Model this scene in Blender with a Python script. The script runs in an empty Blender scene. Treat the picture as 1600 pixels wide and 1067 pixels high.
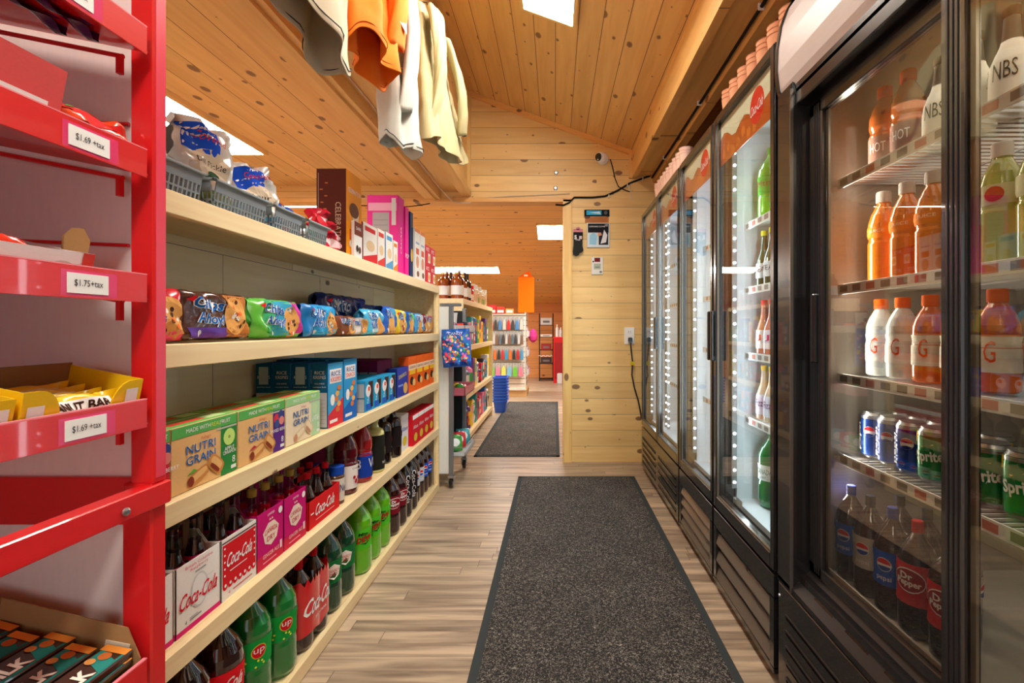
import bpy, bmesh, math, random
from mathutils import Vector, Matrix
PI = math.pi
random.seed(7)
SC = bpy.context.scene
COL = SC.collection

# ------------------------------------------------------------------ camera, light, exposure
F, CX, CY, H = 750.0, 868.0, 513.0, 1.05          # focal length in px, vanishing point, eye height
cd = bpy.data.cameras.new('camera')
cam = bpy.data.objects.new('camera', cd); COL.objects.link(cam)
cam.location = (0, 0, H); cam.rotation_euler = (PI / 2, 0, 0)
cd.sensor_width = 36; cd.lens = F / 1600 * 36
cd.shift_x = -(CX - 800) / 1600; cd.shift_y = (CY - 533.5) / 1600
cd.clip_start = 0.02; cd.clip_end = 60
SC.camera = cam
SC.view_settings.view_transform = 'Standard'; SC.view_settings.look = 'None'
SC.view_settings.gamma = 1; SC.view_settings.use_curve_mapping = False
SC.view_settings.exposure = 0.0
SC.cycles.max_bounces = 8; SC.cycles.diffuse_bounces = 6; SC.cycles.glossy_bounces = 4
SC.cycles.transmission_bounces = 6; SC.cycles.transparent_max_bounces = 16
SC.cycles.sample_clamp_indirect = 4; SC.cycles.caustics_reflective = False; SC.cycles.caustics_refractive = False
W = bpy.data.worlds.new('world'); SC.world = W; W.use_nodes = True
W.node_tree.nodes['Background'].inputs[0].default_value = (0.95, 0.97, 1.0, 1)
W.node_tree.nodes['Background'].inputs[1].default_value = 1.1
PANEL = 42.0      # ceiling panels
LED = 16.0

def P(px, py, Y):                                  # a point of the photo at a distance
    return Vector(((px - CX) * Y / F, Y, H - (py - CY) * Y / F))
def YL(px, X=-.775):                               # distance along the left shelf front / fridge front
    return X * F / (px - CX)

# ------------------------------------------------------------------ materials
def lin(c):
    return tuple(((x / 255) / 12.92 if x / 255 <= .04045 else ((x / 255 + .055) / 1.055) ** 2.4) for x in c[:3]) + (1,)
_M = {}
def C(r, g=None, b=None, rough=.42, metal=0, coat=0, name=None):
    if g is None: r, g, b = r
    k = (r, g, b, rough, metal, coat)
    if k in _M: return _M[k]
    m = bpy.data.materials.new(name or 'paint_%d_%d_%d' % (r, g, b)); m.use_nodes = True
    nt = m.node_tree; p = nt.nodes['Principled BSDF']
    p.inputs['Roughness'].default_value = rough; p.inputs['Metallic'].default_value = metal
    p.inputs['Coat Weight'].default_value = coat
    if rough >= .4: p.inputs['Specular IOR Level'].default_value = .12; p.inputs['Roughness'].default_value = rough + .3
    n = nt.nodes.new('ShaderNodeTexNoise'); n.inputs['Scale'].default_value = 35
    mx = nt.nodes.new('ShaderNodeMix'); mx.data_type = 'RGBA'
    c = lin((r, g, b)); mx.inputs[6].default_value = tuple(x * .93 for x in c[:3]) + (1,); mx.inputs[7].default_value = tuple(min(1, x * 1.05) for x in c[:3]) + (1,)
    nt.links.new(n.outputs[0], mx.inputs[0]); nt.links.new(mx.outputs[2], p.inputs['Base Color'])
    _M[k] = m
    return m
def math_(nt, op, a, b=None, clampit=False):
    n = nt.nodes.new('ShaderNodeMath'); n.operation = op; n.use_clamp = clampit
    for i, x in enumerate((a, b)):
        if x is None: continue
        if isinstance(x, (int, float)): n.inputs[i].default_value = x
        else: nt.links.new(x, n.inputs[i])
    return n.outputs[0]
def emis(name, col, s):
    m = bpy.data.materials.new(name); m.use_nodes = True; nt = m.node_tree
    p = nt.nodes['Principled BSDF']; p.inputs['Base Color'].default_value = (1, 1, 1, 1)
    p.inputs['Emission Color'].default_value = lin(col); p.inputs['Emission Strength'].default_value = s
    return m
def clear(name, tint, ior=1.5, rough=0.0):
    m = bpy.data.materials.new(name); m.use_nodes = True; nt = m.node_tree; nt.nodes.clear()
    o = nt.nodes.new('ShaderNodeOutputMaterial'); mx = nt.nodes.new('ShaderNodeMixShader')
    t = nt.nodes.new('ShaderNodeBsdfTransparent'); g = nt.nodes.new('ShaderNodeBsdfGlossy'); fr = nt.nodes.new('ShaderNodeFresnel')
    t.inputs[0].default_value = lin(tint); g.inputs['Roughness'].default_value = rough
    ge = nt.nodes.new('ShaderNodeNewGeometry'); bf = math_(nt, 'ADD', math_(nt, 'MULTIPLY', ge.outputs['Backfacing'], 1 / ior - ior), ior); nt.links.new(bf, fr.inputs[0])   # both faces of a pane reflect alike
    nt.links.new(fr.outputs[0], mx.inputs[0]); nt.links.new(t.outputs[0], mx.inputs[1]); nt.links.new(g.outputs[0], mx.inputs[2])
    nt.links.new(mx.outputs[0], o.inputs[0])
    return m
GLASS = clear('door_glass', (246, 250, 248), 1.62)
DGLASS = clear('tinted_door_glass', (232, 228, 220), 1.75)
BOTTLEGLASS = clear('bottle_glass', (225, 230, 228), 1.5, .03)
CUPPLASTIC = clear('cup_plastic', (235, 215, 205), 1.6, .15)

def wood(name, base, dark, along, across, pitch, knots=.5, groove=.03, rough=.45, var=.07, streak=.5, grain=16, butt=0, kscale=9.0, groove_dark=.25):
    m = bpy.data.materials.new(name); m.use_nodes = True; nt = m.node_tree; L = nt.links.new
    p = nt.nodes['Principled BSDF']; p.inputs['Roughness'].default_value = rough
    tc = nt.nodes.new('ShaderNodeTexCoord'); sp = nt.nodes.new('ShaderNodeSeparateXYZ'); L(tc.outputs['Object'], sp.inputs[0])
    al, ac = sp.outputs[along], sp.outputs[across]; th = sp.outputs[3 - along - across]
    a = math_(nt, 'DIVIDE', ac, pitch); idn = math_(nt, 'FLOOR', a); fr = math_(nt, 'FRACT', a)
    wn = nt.nodes.new('ShaderNodeTexWhiteNoise'); wn.noise_dimensions = '1D'; L(idn, wn.inputs['W'])
    r = wn.outputs[0]
    al2 = math_(nt, 'ADD', al, math_(nt, 'MULTIPLY', r, 37.0))
    if butt:
        seg = math_(nt, 'DIVIDE', al2, butt); sid = math_(nt, 'FLOOR', seg); sfr = math_(nt, 'FRACT', seg)
        wn2 = nt.nodes.new('ShaderNodeTexWhiteNoise'); wn2.noise_dimensions = '2D'
        cv = nt.nodes.new('ShaderNodeCombineXYZ'); L(sid, cv.inputs[0]); L(idn, cv.inputs[1]); L(cv.outputs[0], wn2.inputs[0])
        r2 = wn2.outputs[0]; al2 = math_(nt, 'ADD', al2, math_(nt, 'MULTIPLY', r2, 11.0))
    else: r2 = r
    v = nt.nodes.new('ShaderNodeCombineXYZ'); L(math_(nt, 'MULTIPLY', al2, 1.3), v.inputs[0]); L(math_(nt, 'MULTIPLY', ac, grain), v.inputs[1]); L(math_(nt, 'MULTIPLY', th, grain), v.inputs[2])
    n = nt.nodes.new('ShaderNodeTexNoise'); n.inputs['Scale'].default_value = 1.6; n.inputs['Detail'].default_value = 5; n.inputs['Distortion'].default_value = .6; L(v.outputs[0], n.inputs['Vector'])
    rp = nt.nodes.new('ShaderNodeValToRGB'); rp.color_ramp.elements[0].position = .36; rp.color_ramp.elements[1].position = .68; L(n.outputs[0], rp.inputs[0])
    mx = nt.nodes.new('ShaderNodeMix'); mx.data_type = 'RGBA'; mx.inputs[6].default_value = lin(base); mx.inputs[7].default_value = lin(dark)
    L(math_(nt, 'MULTIPLY', rp.outputs[0], streak), mx.inputs[0])
    # board to board difference
    hs = nt.nodes.new('ShaderNodeHueSaturation'); L(mx.outputs[2], hs.inputs['Color']); L(math_(nt, 'ADD', math_(nt, 'MULTIPLY', r2, 2 * var), 1 - var), hs.inputs['Value'])
    # knots
    kv = nt.nodes.new('ShaderNodeCombineXYZ'); L(math_(nt, 'ADD', math_(nt, 'MULTIPLY', al2, kscale * .6), math_(nt, 'MULTIPLY', idn, 7.31)), kv.inputs[0]); L(math_(nt, 'MULTIPLY', ac, kscale), kv.inputs[1]); L(math_(nt, 'MULTIPLY', idn, 3.1), kv.inputs[2])
    vo = nt.nodes.new('ShaderNodeTexVoronoi'); vo.voronoi_dimensions = '2D'; vo.inputs['Scale'].default_value = 1.0; L(kv.outputs[0], vo.inputs['Vector'])
    nz = nt.nodes.new('ShaderNodeTexNoise'); nz.inputs['Scale'].default_value = 30; L(kv.outputs[0], nz.inputs['Vector'])
    d = math_(nt, 'ADD', vo.outputs['Distance'], math_(nt, 'MULTIPLY', math_(nt, 'SUBTRACT', nz.outputs[0], .5), .10))
    sc_ = nt.nodes.new('ShaderNodeSeparateColor'); L(vo.outputs['Color'], sc_.inputs[0])
    if knots:
        big = math_(nt, 'POWER', math_(nt, 'MAXIMUM', math_(nt, 'SUBTRACT', sc_.outputs[0], 1 - knots), 0), 3.0)
        size = math_(nt, 'SUBTRACT', math_(nt, 'ADD', math_(nt, 'MULTIPLY', big, .16 / knots ** 3), .035), math_(nt, 'LESS_THAN', sc_.outputs[0], 1 - knots))
    else: size = -1.0
    kk = math_(nt, 'MULTIPLY', math_(nt, 'SUBTRACT', size, d), 24, True)
    m2 = nt.nodes.new('ShaderNodeMix'); m2.data_type = 'RGBA'; L(hs.outputs[0], m2.inputs[6]); m2.inputs[7].default_value = lin((100, 58, 34)); L(math_(nt, 'MULTIPLY', kk, .85), m2.inputs[0])
    # grooves
    g = math_(nt, 'GREATER_THAN', math_(nt, 'ABSOLUTE', math_(nt, 'SUBTRACT', fr, .5)), .5 - groove / 2)
    if butt: g = math_(nt, 'MAXIMUM', g, math_(nt, 'LESS_THAN', sfr, .0022 / butt))
    m3 = nt.nodes.new('ShaderNodeMix'); m3.data_type = 'RGBA'; L(m2.outputs[2], m3.inputs[6]); m3.inputs[7].default_value = tuple(x * groove_dark for x in lin(dark)[:3]) + (1,); L(g, m3.inputs[0])
    L(m3.outputs[2], p.inputs['Base Color'])
    bp = nt.nodes.new('ShaderNodeBump'); bp.inputs['Strength'].default_value = .35; bp.inputs['Distance'].default_value = .004
    L(math_(nt, 'SUBTRACT', math_(nt, 'MULTIPLY', n.outputs[0], .12), g), bp.inputs['Height']); L(bp.outputs[0], p.inputs['Normal'])
    return m
CEIL_W = wood('pine_ceiling', (226, 182, 112), (200, 144, 76), 1, 0, .118, .8, .032)
CEIL_L = wood('pine_ceiling_left', (226, 182, 114), (200, 144, 78), 1, 0, .14, .8, .026)
CEIL_F = wood('pine_ceiling_far', (230, 186, 116), (206, 150, 82), 0, 1, .22, .55, .02)
WALL_W = wood('pine_wall', (236, 200, 132), (214, 166, 96), 0, 2, .125, .7, .02)
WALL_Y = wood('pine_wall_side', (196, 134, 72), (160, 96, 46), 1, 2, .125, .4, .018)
BEAM_Y = wood('pine_beam', (230, 186, 116), (206, 150, 82), 1, 2, .4, .7, .0)
TRIM_X = wood('pine_trim', (232, 180, 104), (205, 145, 78), 0, 2, .4, .2, .0)
POST_W = wood('pine_post', (238, 200, 124), (216, 160, 86), 2, 0, .3, .6, .0)
SHELF_W = wood('shelf_pine', (236, 216, 168), (222, 190, 136), 1, 2, .45, .22, .0, streak=.55, var=.03, grain=30)
BACK_W = wood('shelf_back_pine', (248, 236, 202), (230, 210, 168), 1, 2, .16, .3, .012, butt=.62)
FLOOR_W = wood('floor_laminate', (194, 174, 148), (104, 86, 72), 0, 1, .064, .0, .014, rough=.34, var=.16, streak=.85, grain=17, butt=.9, groove_dark=.7)

def mat_mat():
    m = bpy.data.materials.new('mat_pile'); m.use_nodes = True; nt = m.node_tree; L = nt.links.new
    p = nt.nodes['Principled BSDF']; p.inputs['Roughness'].default_value = .95
    tc = nt.nodes.new('ShaderNodeTexCoord')
    n = nt.nodes.new('ShaderNodeTexNoise'); n.inputs['Scale'].default_value = 165; n.inputs['Detail'].default_value = 2; n.inputs['Distortion'].default_value = 1.4; L(tc.outputs['Object'], n.inputs['Vector'])
    rp = nt.nodes.new('ShaderNodeValToRGB'); e = rp.color_ramp.elements; e[0].position = .50; e[0].color = lin((20, 20, 21)); e[1].position = .70; e[1].color = lin((150, 144, 134))
    L(n.outputs[0], rp.inputs[0])
    n2 = nt.nodes.new('ShaderNodeTexNoise'); n2.inputs['Scale'].default_value = 5; L(tc.outputs['Object'], n2.inputs['Vector'])
    hs = nt.nodes.new('ShaderNodeHueSaturation'); L(rp.outputs[0], hs.inputs['Color']); L(math_(nt, 'ADD', n2.outputs[0], .5), hs.inputs['Value']); L(hs.outputs[0], p.inputs['Base Color'])
    bp = nt.nodes.new('ShaderNodeBump'); bp.inputs['Strength'].default_value = .8; bp.inputs['Distance'].default_value = .004; L(n.outputs[0], bp.inputs['Height']); L(bp.outputs[0], p.inputs['Normal'])
    return m
MATPILE = mat_mat()
def cloth(name, c, c2):
    m = bpy.data.materials.new(name); m.use_nodes = True; nt = m.node_tree; L = nt.links.new
    p = nt.nodes['Principled BSDF']; p.inputs['Roughness'].default_value = .9
    tc = nt.nodes.new('ShaderNodeTexCoord'); n = nt.nodes.new('ShaderNodeTexNoise'); n.inputs['Scale'].default_value = 14; n.inputs['Detail'].default_value = 6; L(tc.outputs['Object'], n.inputs['Vector'])
    mx = nt.nodes.new('ShaderNodeMix'); mx.data_type = 'RGBA'; mx.inputs[6].default_value = lin(c); mx.inputs[7].default_value = lin(c2); L(n.outputs[0], mx.inputs[0]); L(mx.outputs[2], p.inputs['Base Color'])
    bp = nt.nodes.new('ShaderNodeBump'); bp.inputs['Strength'].default_value = .25; bp.inputs['Distance'].default_value = .01; L(n.outputs[0], bp.inputs['Height']); L(bp.outputs[0], p.inputs['Normal'])
    return m

WHITE = C(240, 240, 238); BLACK = C(22, 21, 22, .22, 0, .5); DKGREY = C(52, 52, 54)
RED = C(216, 30, 34, .28, 0, .4); STEEL = C(170, 172, 174, .3, .9); GREYM = C(120, 124, 128, .45, .3)
COKE = C(214, 24, 36); NAVY = C(22, 44, 110); BLUE = C(18, 96, 182); PINKM = C(226, 14, 128)

# ------------------------------------------------------------------ mesh builder
_T = {}
def glyphs(s, off=0.0):
    k = (s, off)
    if k not in _T:
        cu = bpy.data.curves.new('t', 'FONT'); cu.body = s; cu.size = 1; cu.resolution_u = 2; cu.offset = off
        ob = bpy.data.objects.new('t', cu); me = bpy.data.meshes.new_from_object(ob)
        vs = [(v.co.x, v.co.y) for v in me.vertices]; fs = [tuple(p.vertices) for p in me.polygons]
        bpy.data.objects.remove(ob); bpy.data.curves.remove(cu); bpy.data.meshes.remove(me)
        x0, x1 = min(v[0] for v in vs), max(v[0] for v in vs); y0, y1 = min(v[1] for v in vs), max(v[1] for v in vs)
        _T[k] = ([(v[0] - (x0 + x1) / 2, v[1] - (y0 + y1) / 2) for v in vs], fs, x1 - x0, y1 - y0)
    return _T[k]
class MB:
    def __init__(s): s.v = []; s.f = []; s.m = []; s.sm = []; s.mats = []
    def mi(s, m):
        if m not in s.mats: s.mats.append(m)
        return s.mats.index(m)
    def add(s, vs, fs, m, smooth=False):
        b = len(s.v); s.v += [tuple(v) for v in vs]; i = s.mi(m)
        for f in fs: s.f.append(tuple(b + k for k in f)); s.m.append(i); s.sm.append(smooth)
        return s
    def box(s, x0, x1, y0, y1, z0, z1, m, ch=0, rot=None, about=None):
        if x0 > x1: x0, x1 = x1, x0
        if y0 > y1: y0, y1 = y1, y0
        if z0 > z1: z0, z1 = z1, z0
        bm = bmesh.new(); bmesh.ops.create_cube(bm, size=1)
        for v in bm.verts: v.co = Vector((x0 + (v.co.x + .5) * (x1 - x0), y0 + (v.co.y + .5) * (y1 - y0), z0 + (v.co.z + .5) * (z1 - z0)))
        if ch: bmesh.ops.bevel(bm, geom=bm.edges[:], offset=ch, segments=1 if ch < .004 else 2, affect='EDGES')
        bm.verts.index_update(); vs = [v.co.copy() for v in bm.verts]
        if rot is not None:
            a = Vector(about or ((x0 + x1) / 2, (y0 + y1) / 2, (z0 + z1) / 2)); vs = [a + rot @ (v - a) for v in vs]
        s.add(vs, [tuple(v.index for v in f.verts) for f in bm.faces], m); bm.free(); return s
    def prism(s, prof, axis, a0, a1, m, smooth=False):          # prof in the two other axes, in order
        n = len(prof); vs = []
        for a in (a0, a1):
            for (p, q) in prof:
                vs.append({0: (a, p, q), 1: (p, a, q), 2: (p, q, a)}[axis])
        fs = [tuple(range(n))[::-1], tuple(range(n, 2 * n))] + [(i, (i + 1) % n, n + (i + 1) % n, n + i) for i in range(n)]
        return s.add(vs, fs, m, smooth)
    def tube(s, pts, r, m, n=8):
        pts = [Vector(p) for p in pts]; vs = []; N = len(pts)
        for i, p in enumerate(pts):
            t = (pts[min(i + 1, N - 1)] - pts[max(i - 1, 0)]).normalized()
            u = t.cross(Vector((0, 0, 1)));
            if u.length < .05: u = t.cross(Vector((1, 0, 0)))
            u.normalize(); w = t.cross(u)
            for k in range(n): a = 2 * PI * k / n; vs.append(p + (u * math.cos(a) + w * math.sin(a)) * r)
        fs = [(i * n + k, i * n + (k + 1) % n, (i + 1) * n + (k + 1) % n, (i + 1) * n + k) for i in range(N - 1) for k in range(n)]
        s.add(vs, fs, m, True); s.add([vs[k] for k in range(n)], [tuple(range(n))[::-1]], m); s.add([vs[-n + k] for k in range(n)], [tuple(range(n))], m)
        return s
    def lathe(s, prof, m, cx=0, cy=0, z0=0, n=20, cap=True):    # prof: (z, r[, mat])
        for i in range(len(prof) - 1):
            z, r = prof[i][:2]; z2, r2 = prof[i + 1][:2]; mm = prof[i][2] if len(prof[i]) > 2 else m
            vs = [(cx + rr * math.cos(2 * PI * k / n), cy + rr * math.sin(2 * PI * k / n), z0 + zz) for (zz, rr) in ((z, r), (z2, r2)) for k in range(n)]
            s.add(vs, [(k, (k + 1) % n, n + (k + 1) % n, n + k) for k in range(n)], mm, True)
        if cap:
            for (e, o) in ((prof[0], True), (prof[-1], False)):
                if e[1] > .0005:
                    vs = [(cx + e[1] * math.cos(2 * PI * k / n), cy + e[1] * math.sin(2 * PI * k / n), z0 + e[0]) for k in range(n)]
                    s.add(vs, [tuple(range(n))[::-1] if o else tuple(range(n))], e[2] if len(e) > 2 else m)
        return s
    def grid(s, Fn, nu, nv, m, smooth=True, lay=0):
        vs = [Fn(i / nu, j / nv) for j in range(nv + 1) for i in range(nu + 1)]
        return s.add(vs, [(j * (nu + 1) + i, j * (nu + 1) + i + 1, (j + 1) * (nu + 1) + i + 1, (j + 1) * (nu + 1) + i) for j in range(nv) for i in range(nu)], m, smooth)
    # marks laid on a surface: M(u, v, offset) -> point
    def rect(s, M, u0, v0, u1, v1, m, lay=1, nu=1, nv=1):
        return s.grid(lambda a, b: M(u0 + a * (u1 - u0), v0 + b * (v1 - v0), lay * .0005), nu, nv, m)
    def poly(s, M, pts, m, lay=1):
        return s.add([M(u, v, lay * .0005) for (u, v) in pts], [tuple(range(len(pts)))], m)
    def disc(s, M, u, v, ru, rv, m, lay=1, n=14, rings=1, a0=0, a1=2 * PI):
        vs = [M(u, v, lay * .0005)]
        for q in range(1, rings + 1):
            for k in range(n): a = a0 + (a1 - a0) * k / n; vs.append(M(u + ru * q / rings * math.cos(a), v + rv * q / rings * math.sin(a), lay * .0005))
        fs = [(0, 1 + k, 1 + (k + 1) % n) for k in range(n)]
        for q in range(1, rings):
            b = 1 + (q - 1) * n; fs += [(b + k, b + n + k, b + n + (k + 1) % n, b + (k + 1) % n) for k in range(n)]
        return s.add(vs, fs, m)
    def text(s, M, t, u, v, h, m, lay=2, w=None, shear=0, rot=0, off=0.0, arc=0):
        vs, fs, tw, th = glyphs(t, off); sy = h / th; sx = (w / tw) if w else sy; c, d = math.cos(rot), math.sin(rot)
        out = []
        for (x, y) in vs:
            X = x * sx + y * sy * shear; Yy = y * sy + arc * (1 - (2 * x / tw) ** 2) * h; out.append(M(u + X * c - Yy * d, v + X * d + Yy * c, lay * .0005))
        return s.add(out, fs, m)
    def build(s, name, parent=None, loc=(0, 0, 0), rz=0):
        me = bpy.data.meshes.new(name); me.from_pydata([tuple(v) for v in s.v], [], s.f)
        for m in s.mats: me.materials.append(m)
        me.polygons.foreach_set('material_index', s.m); me.polygons.foreach_set('use_smooth', s.sm); me.update()
        o = bpy.data.objects.new(name, me); COL.objects.link(o); o.parent = parent; o.location = loc; o.rotation_euler = (0, 0, rz)
        return o
def tag(o, label=None, cat=None, group=None, kind=None):
    for k, v in (('label', label), ('category', cat), ('group', group), ('kind', kind)):
        if v: o[k] = v
    return o
def empty(name, loc=(0, 0, 0), rz=0):
    o = bpy.data.objects.new(name, None); COL.objects.link(o); o.location = loc; o.rotation_euler = (0, 0, rz); o.empty_display_size = .05
    return o
def struct(name, mb): return tag(mb.build(name), kind='structure')
KIDS = {}
def copy_tree(o, parent=None):
    c = o.copy(); COL.objects.link(c); c.parent = parent
    for ch in [x for x in o.children]: copy_tree(ch, c)
    return c
PROTO = {}
def use(key, builder, loc, rz, label, cat, group=None, tilt=None):   # first call builds, later calls copy
    if key not in PROTO: o = PROTO[key] = builder()
    else: o = copy_tree(PROTO[key])
    o.location = loc; o.rotation_euler = (tilt[0], tilt[1], rz) if tilt else (0, 0, rz)
    for k in ('group',):
        if k in o: del o[k]
    return tag(o, label, cat, group)
ORD = ['first', 'second', 'third', 'fourth', 'fifth', 'sixth', 'seventh', 'eighth', 'ninth', 'tenth', 'eleventh', 'twelfth', 'thirteenth', 'fourteenth', 'fifteenth', 'sixteenth']
NUM = ['zero', 'one', 'two', 'three', 'four', 'five', 'six', 'seven', 'eight', 'nine', 'ten', 'eleven', 'twelve', 'thirteen', 'fourteen', 'fifteen', 'sixteen']
RL, RR = PI / 2, -PI / 2        # facing the aisle from the left shelf / from the coolers

# surface maps of a carton standing on the origin, front towards -y
def Mfront(u, v, o): return (u, -o, v)
def Mside(d, w):  return lambda u, v, o: (-w / 2 - o, d - u, v)
def Mtop(h): return lambda u, v, o: (u, v, h + o)

# ------------------------------------------------------------------ THE SETTING
YB = 3.77
struct('floor', MB().box(-4.1, 2.6, -2.5, 10.3, -.05, 0, FLOOR_W))
cc = MB()
def zc(x): return 2.655 - .364 * x
cc.prism([(-.72, zc(-.72)), (.66, zc(.66)), (.66, zc(.66) + .05), (-.72, zc(-.72) + .05)], 1, -2.5, YB, CEIL_W)
struct('ceiling', cc)
struct('ceiling', MB().box(-4.1, -1.02, -2.5, YB, 2.17, 2.22, CEIL_L))
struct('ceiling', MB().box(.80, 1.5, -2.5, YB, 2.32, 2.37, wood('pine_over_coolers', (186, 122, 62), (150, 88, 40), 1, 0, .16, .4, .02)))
# dropped beam on the left
bl = MB(); bl.box(-.72, -.69, -2.5, YB, 2.105, 3.0, BEAM_Y); bl.box(-.74, -.665, -2.5, YB, 2.085, 2.125, BEAM_Y); bl.box(-1.02, -.90, -2.5, YB, 2.06, 2.2, BEAM_Y); bl.box(-.90, -.74, -2.5, YB, 2.125, 2.16, BEAM_Y)
bl.box(-.945, -.93, -2.5, YB, 2.045, 2.06, BEAM_Y)
struct('trim_1', bl)
br = MB(); br.box(.60, .64, -2.5, YB, 2.226, zc(.62) + .02, BEAM_Y); br.box(.64, .84, -2.5, YB, 2.245, 2.275, BEAM_Y); br.box(.765, .815, -2.5, YB, 2.19, 2.245, BEAM_Y); br.box(.815, .83, -2.5, YB, 2.245, 2.35, BEAM_Y)
struct('trim_2', br)
# end wall with the header over the opening
wb = MB(); wb.box(-4.1, .06, YB, YB + .1, 2.055, 3.0, WALL_W); wb.box(.06, 1.5, YB, YB + .1, 0, 3.0, WALL_W)
struct('wall_back', wb)
dj = MB(); dj.box(.058, .128, YB - .018, YB + .12, 0, 2.06, POST_W, .002); dj.box(-4.1, .128, YB - .018, YB + .12, 2.04, 2.072, TRIM_X, .002)
struct('door_1', dj)
t3 = MB()                                            # moulding under the sloped ceiling and in the corners
for (xa, xb) in ((-.69, .60),):
    t3.prism([(xa, zc(xa) - .035), (xb, zc(xb) - .035), (xb, zc(xb)), (xa, zc(xa))], 1, YB - .03, YB, TRIM_X)
t3.box(-.69, -.665, YB - .025, YB, 2.1, zc(-.68) - .03, POST_W); t3.box(.575, .60, YB - .02, YB, 2.226, 2.42, POST_W)
struct('trim_3', t3)
struct('wall_right', MB().box(1.5, 1.55, -2.5, YB + .1, 0, 2.4, WALL_Y))
struct('wall_left', MB().box(-4.15, -4.1, -2.5, 10.3, 0, 3.2, WALL_Y))
# the room beyond
def zf(y): return 1.57 + .22 * (10.2 - y)
fc = MB(); fc.prism([(YB + .1, zf(YB + .1)), (10.3, zf(10.3)), (10.3, zf(10.3) + .05), (YB + .1, zf(YB + .1) + .05)], 0, -4.1, 2.6, CEIL_F)
struct('ceiling', fc)
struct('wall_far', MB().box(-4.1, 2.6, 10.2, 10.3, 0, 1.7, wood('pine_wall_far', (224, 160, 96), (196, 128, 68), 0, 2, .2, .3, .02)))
struct('wall_far_right', MB().box(2.6, 2.65, YB, 10.3, 0, 3.2, WALL_Y))

# ------------------------------------------------------------------ ceiling lights
PANELM = emis('light_panel', (255, 250, 240), PANEL)
PANELV = emis('light_panel_far', (255, 250, 240), PANEL * 1.8)
FRAMEM = C(228, 190, 130)
def panel(name, verts_fn, w, l, label, far=False):
    r = empty(name)
    a = MB(); b = MB()
    def bx(mb, x0, x1, y0, y1, d0, d1, m):
        vs = [verts_fn(x, y, d) for x in (x0, x1) for y in (y0, y1) for d in (d0, d1)]
        mb.add(vs, [(0, 1, 3, 2), (4, 6, 7, 5), (0, 4, 5, 1), (2, 3, 7, 6), (0, 2, 6, 4), (1, 5, 7, 3)], m)
    bx(a, -w / 2, w / 2, -l / 2, l / 2, .004, .02, PANELV if far else PANELM)
    fw = .018
    for q in ((-w / 2 - fw, w / 2 + fw, -l / 2 - fw, -l / 2), (-w / 2 - fw, w / 2 + fw, l / 2, l / 2 + fw), (-w / 2 - fw, -w / 2, -l / 2, l / 2), (w / 2, w / 2 + fw, -l / 2, l / 2)):
        bx(b, *q, .001, .028, FRAMEM)
    a.build('diffuser', r); b.build('frame', r)
    return tag(r, label, 'ceiling light')
panel('ceiling_light', lambda x, y, d: (-.038 + x, 1.85 + y, zc(-.038 + x) - d), .25, 1.22, 'white rectangular light panel in the sloped pine ceiling above the aisle')
panel('ceiling_light', lambda x, y, d: (-1.97 + x, 2.4 + y, 2.17 - d), .27, 1.24, 'long white light panel in the low ceiling beyond the snack shelf top')
panel('ceiling_light', lambda x, y, d: (.2 + x, 6.53 + y, zf(6.53 + y) - d), .88, .45, 'square white light panel beside the door post in the back room', True)
panel('ceiling_light', lambda x, y, d: (-1.5 + x, 8.03 + y, zf(8.03 + y) - d), 1.1, .3, 'slim white light panel above the syrup bottles in the back room', True)
# out-of-view panels added only as fill light
panel('ceiling_light', lambda x, y, d: (-.038 + x, -.6 + y, zc(-.038 + x) - d), .25, 1.22, 'added unseen fill light panel in the sloped ceiling behind the camera')
panel('ceiling_light', lambda x, y, d: (-1.97 + x, -.2 + y, 2.17 - d), .27, 1.24, 'added unseen fill light panel in the low ceiling behind the red rack')
panel('ceiling_light', lambda x, y, d: (-3.0 + x, 5.6 + y, zf(5.6 + y) - d), 1.1, .4, 'added unseen fill light panel at the hidden left of the back room', True)

# ------------------------------------------------------------------ mats
def floor_mat(x0, x1, y0, y1, label):
    r = empty('floor_mat', ((x0 + x1) / 2, (y0 + y1) / 2, 0)); a, b = (x1 - x0) / 2, (y1 - y0) / 2
    MB().box(-a + .03, a - .03, -b + .03, b - .03, 0, .009, MATPILE).build('pile', r)
    rb = MB(); RB = C(58, 64, 66, .6)
    for q in ((-a, a, -b, -b + .032), (-a, a, b - .032, b), (-a, -a + .032, -b, b), (a - .032, a, -b, b)): rb.box(*q, 0, .006, RB, .0015)
    rb.build('rubber_border', r)
    return tag(r, label, 'mat')
floor_mat(-.262, .557, .55, 3.39, 'long charcoal speckled runner mat with grey rubber edge in front of the coolers')
floor_mat(-.67, .035, 3.92, 6.85, 'dark grey doormat in the opening to the back room')

# ------------------------------------------------------------------ the long snack shelf on the left
XS = -.755; Y0S, Y1S = .845, 3.12; ZS = [1.323, 1.019, .707, .408, .05]
r = empty('display_shelf', (0, 0, 0)); tag(r, 'long pale pine display shelf stocked with snacks and drinks along the aisle', 'shelf')
for z in ZS:
    mb = MB(); mb.box(-1.04, XS - .019, Y0S, Y1S - .02, z - .018, z - .001, SHELF_W); mb.box(XS - .019, XS, Y0S, Y1S, z - .047, z - .001, SHELF_W, .0015); mb.build('shelf_board', r)
MB().box(-1.055, -1.041, Y0S, Y1S, .0, 1.322, BACK_W).build('back_panel', r)
MB().box(-1.04, XS - .001, Y1S - .02, Y1S - .0005, 0, 1.322, SHELF_W).box(XS - .021, XS - .0195, Y1S - .06, Y1S - .02, .05, 1.27, SHELF_W).build('end_panel', r)
MB().box(-1.04, XS - .02, Y0S - .014, Y0S, 0, 1.322, SHELF_W).build('end_panel', r)

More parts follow.
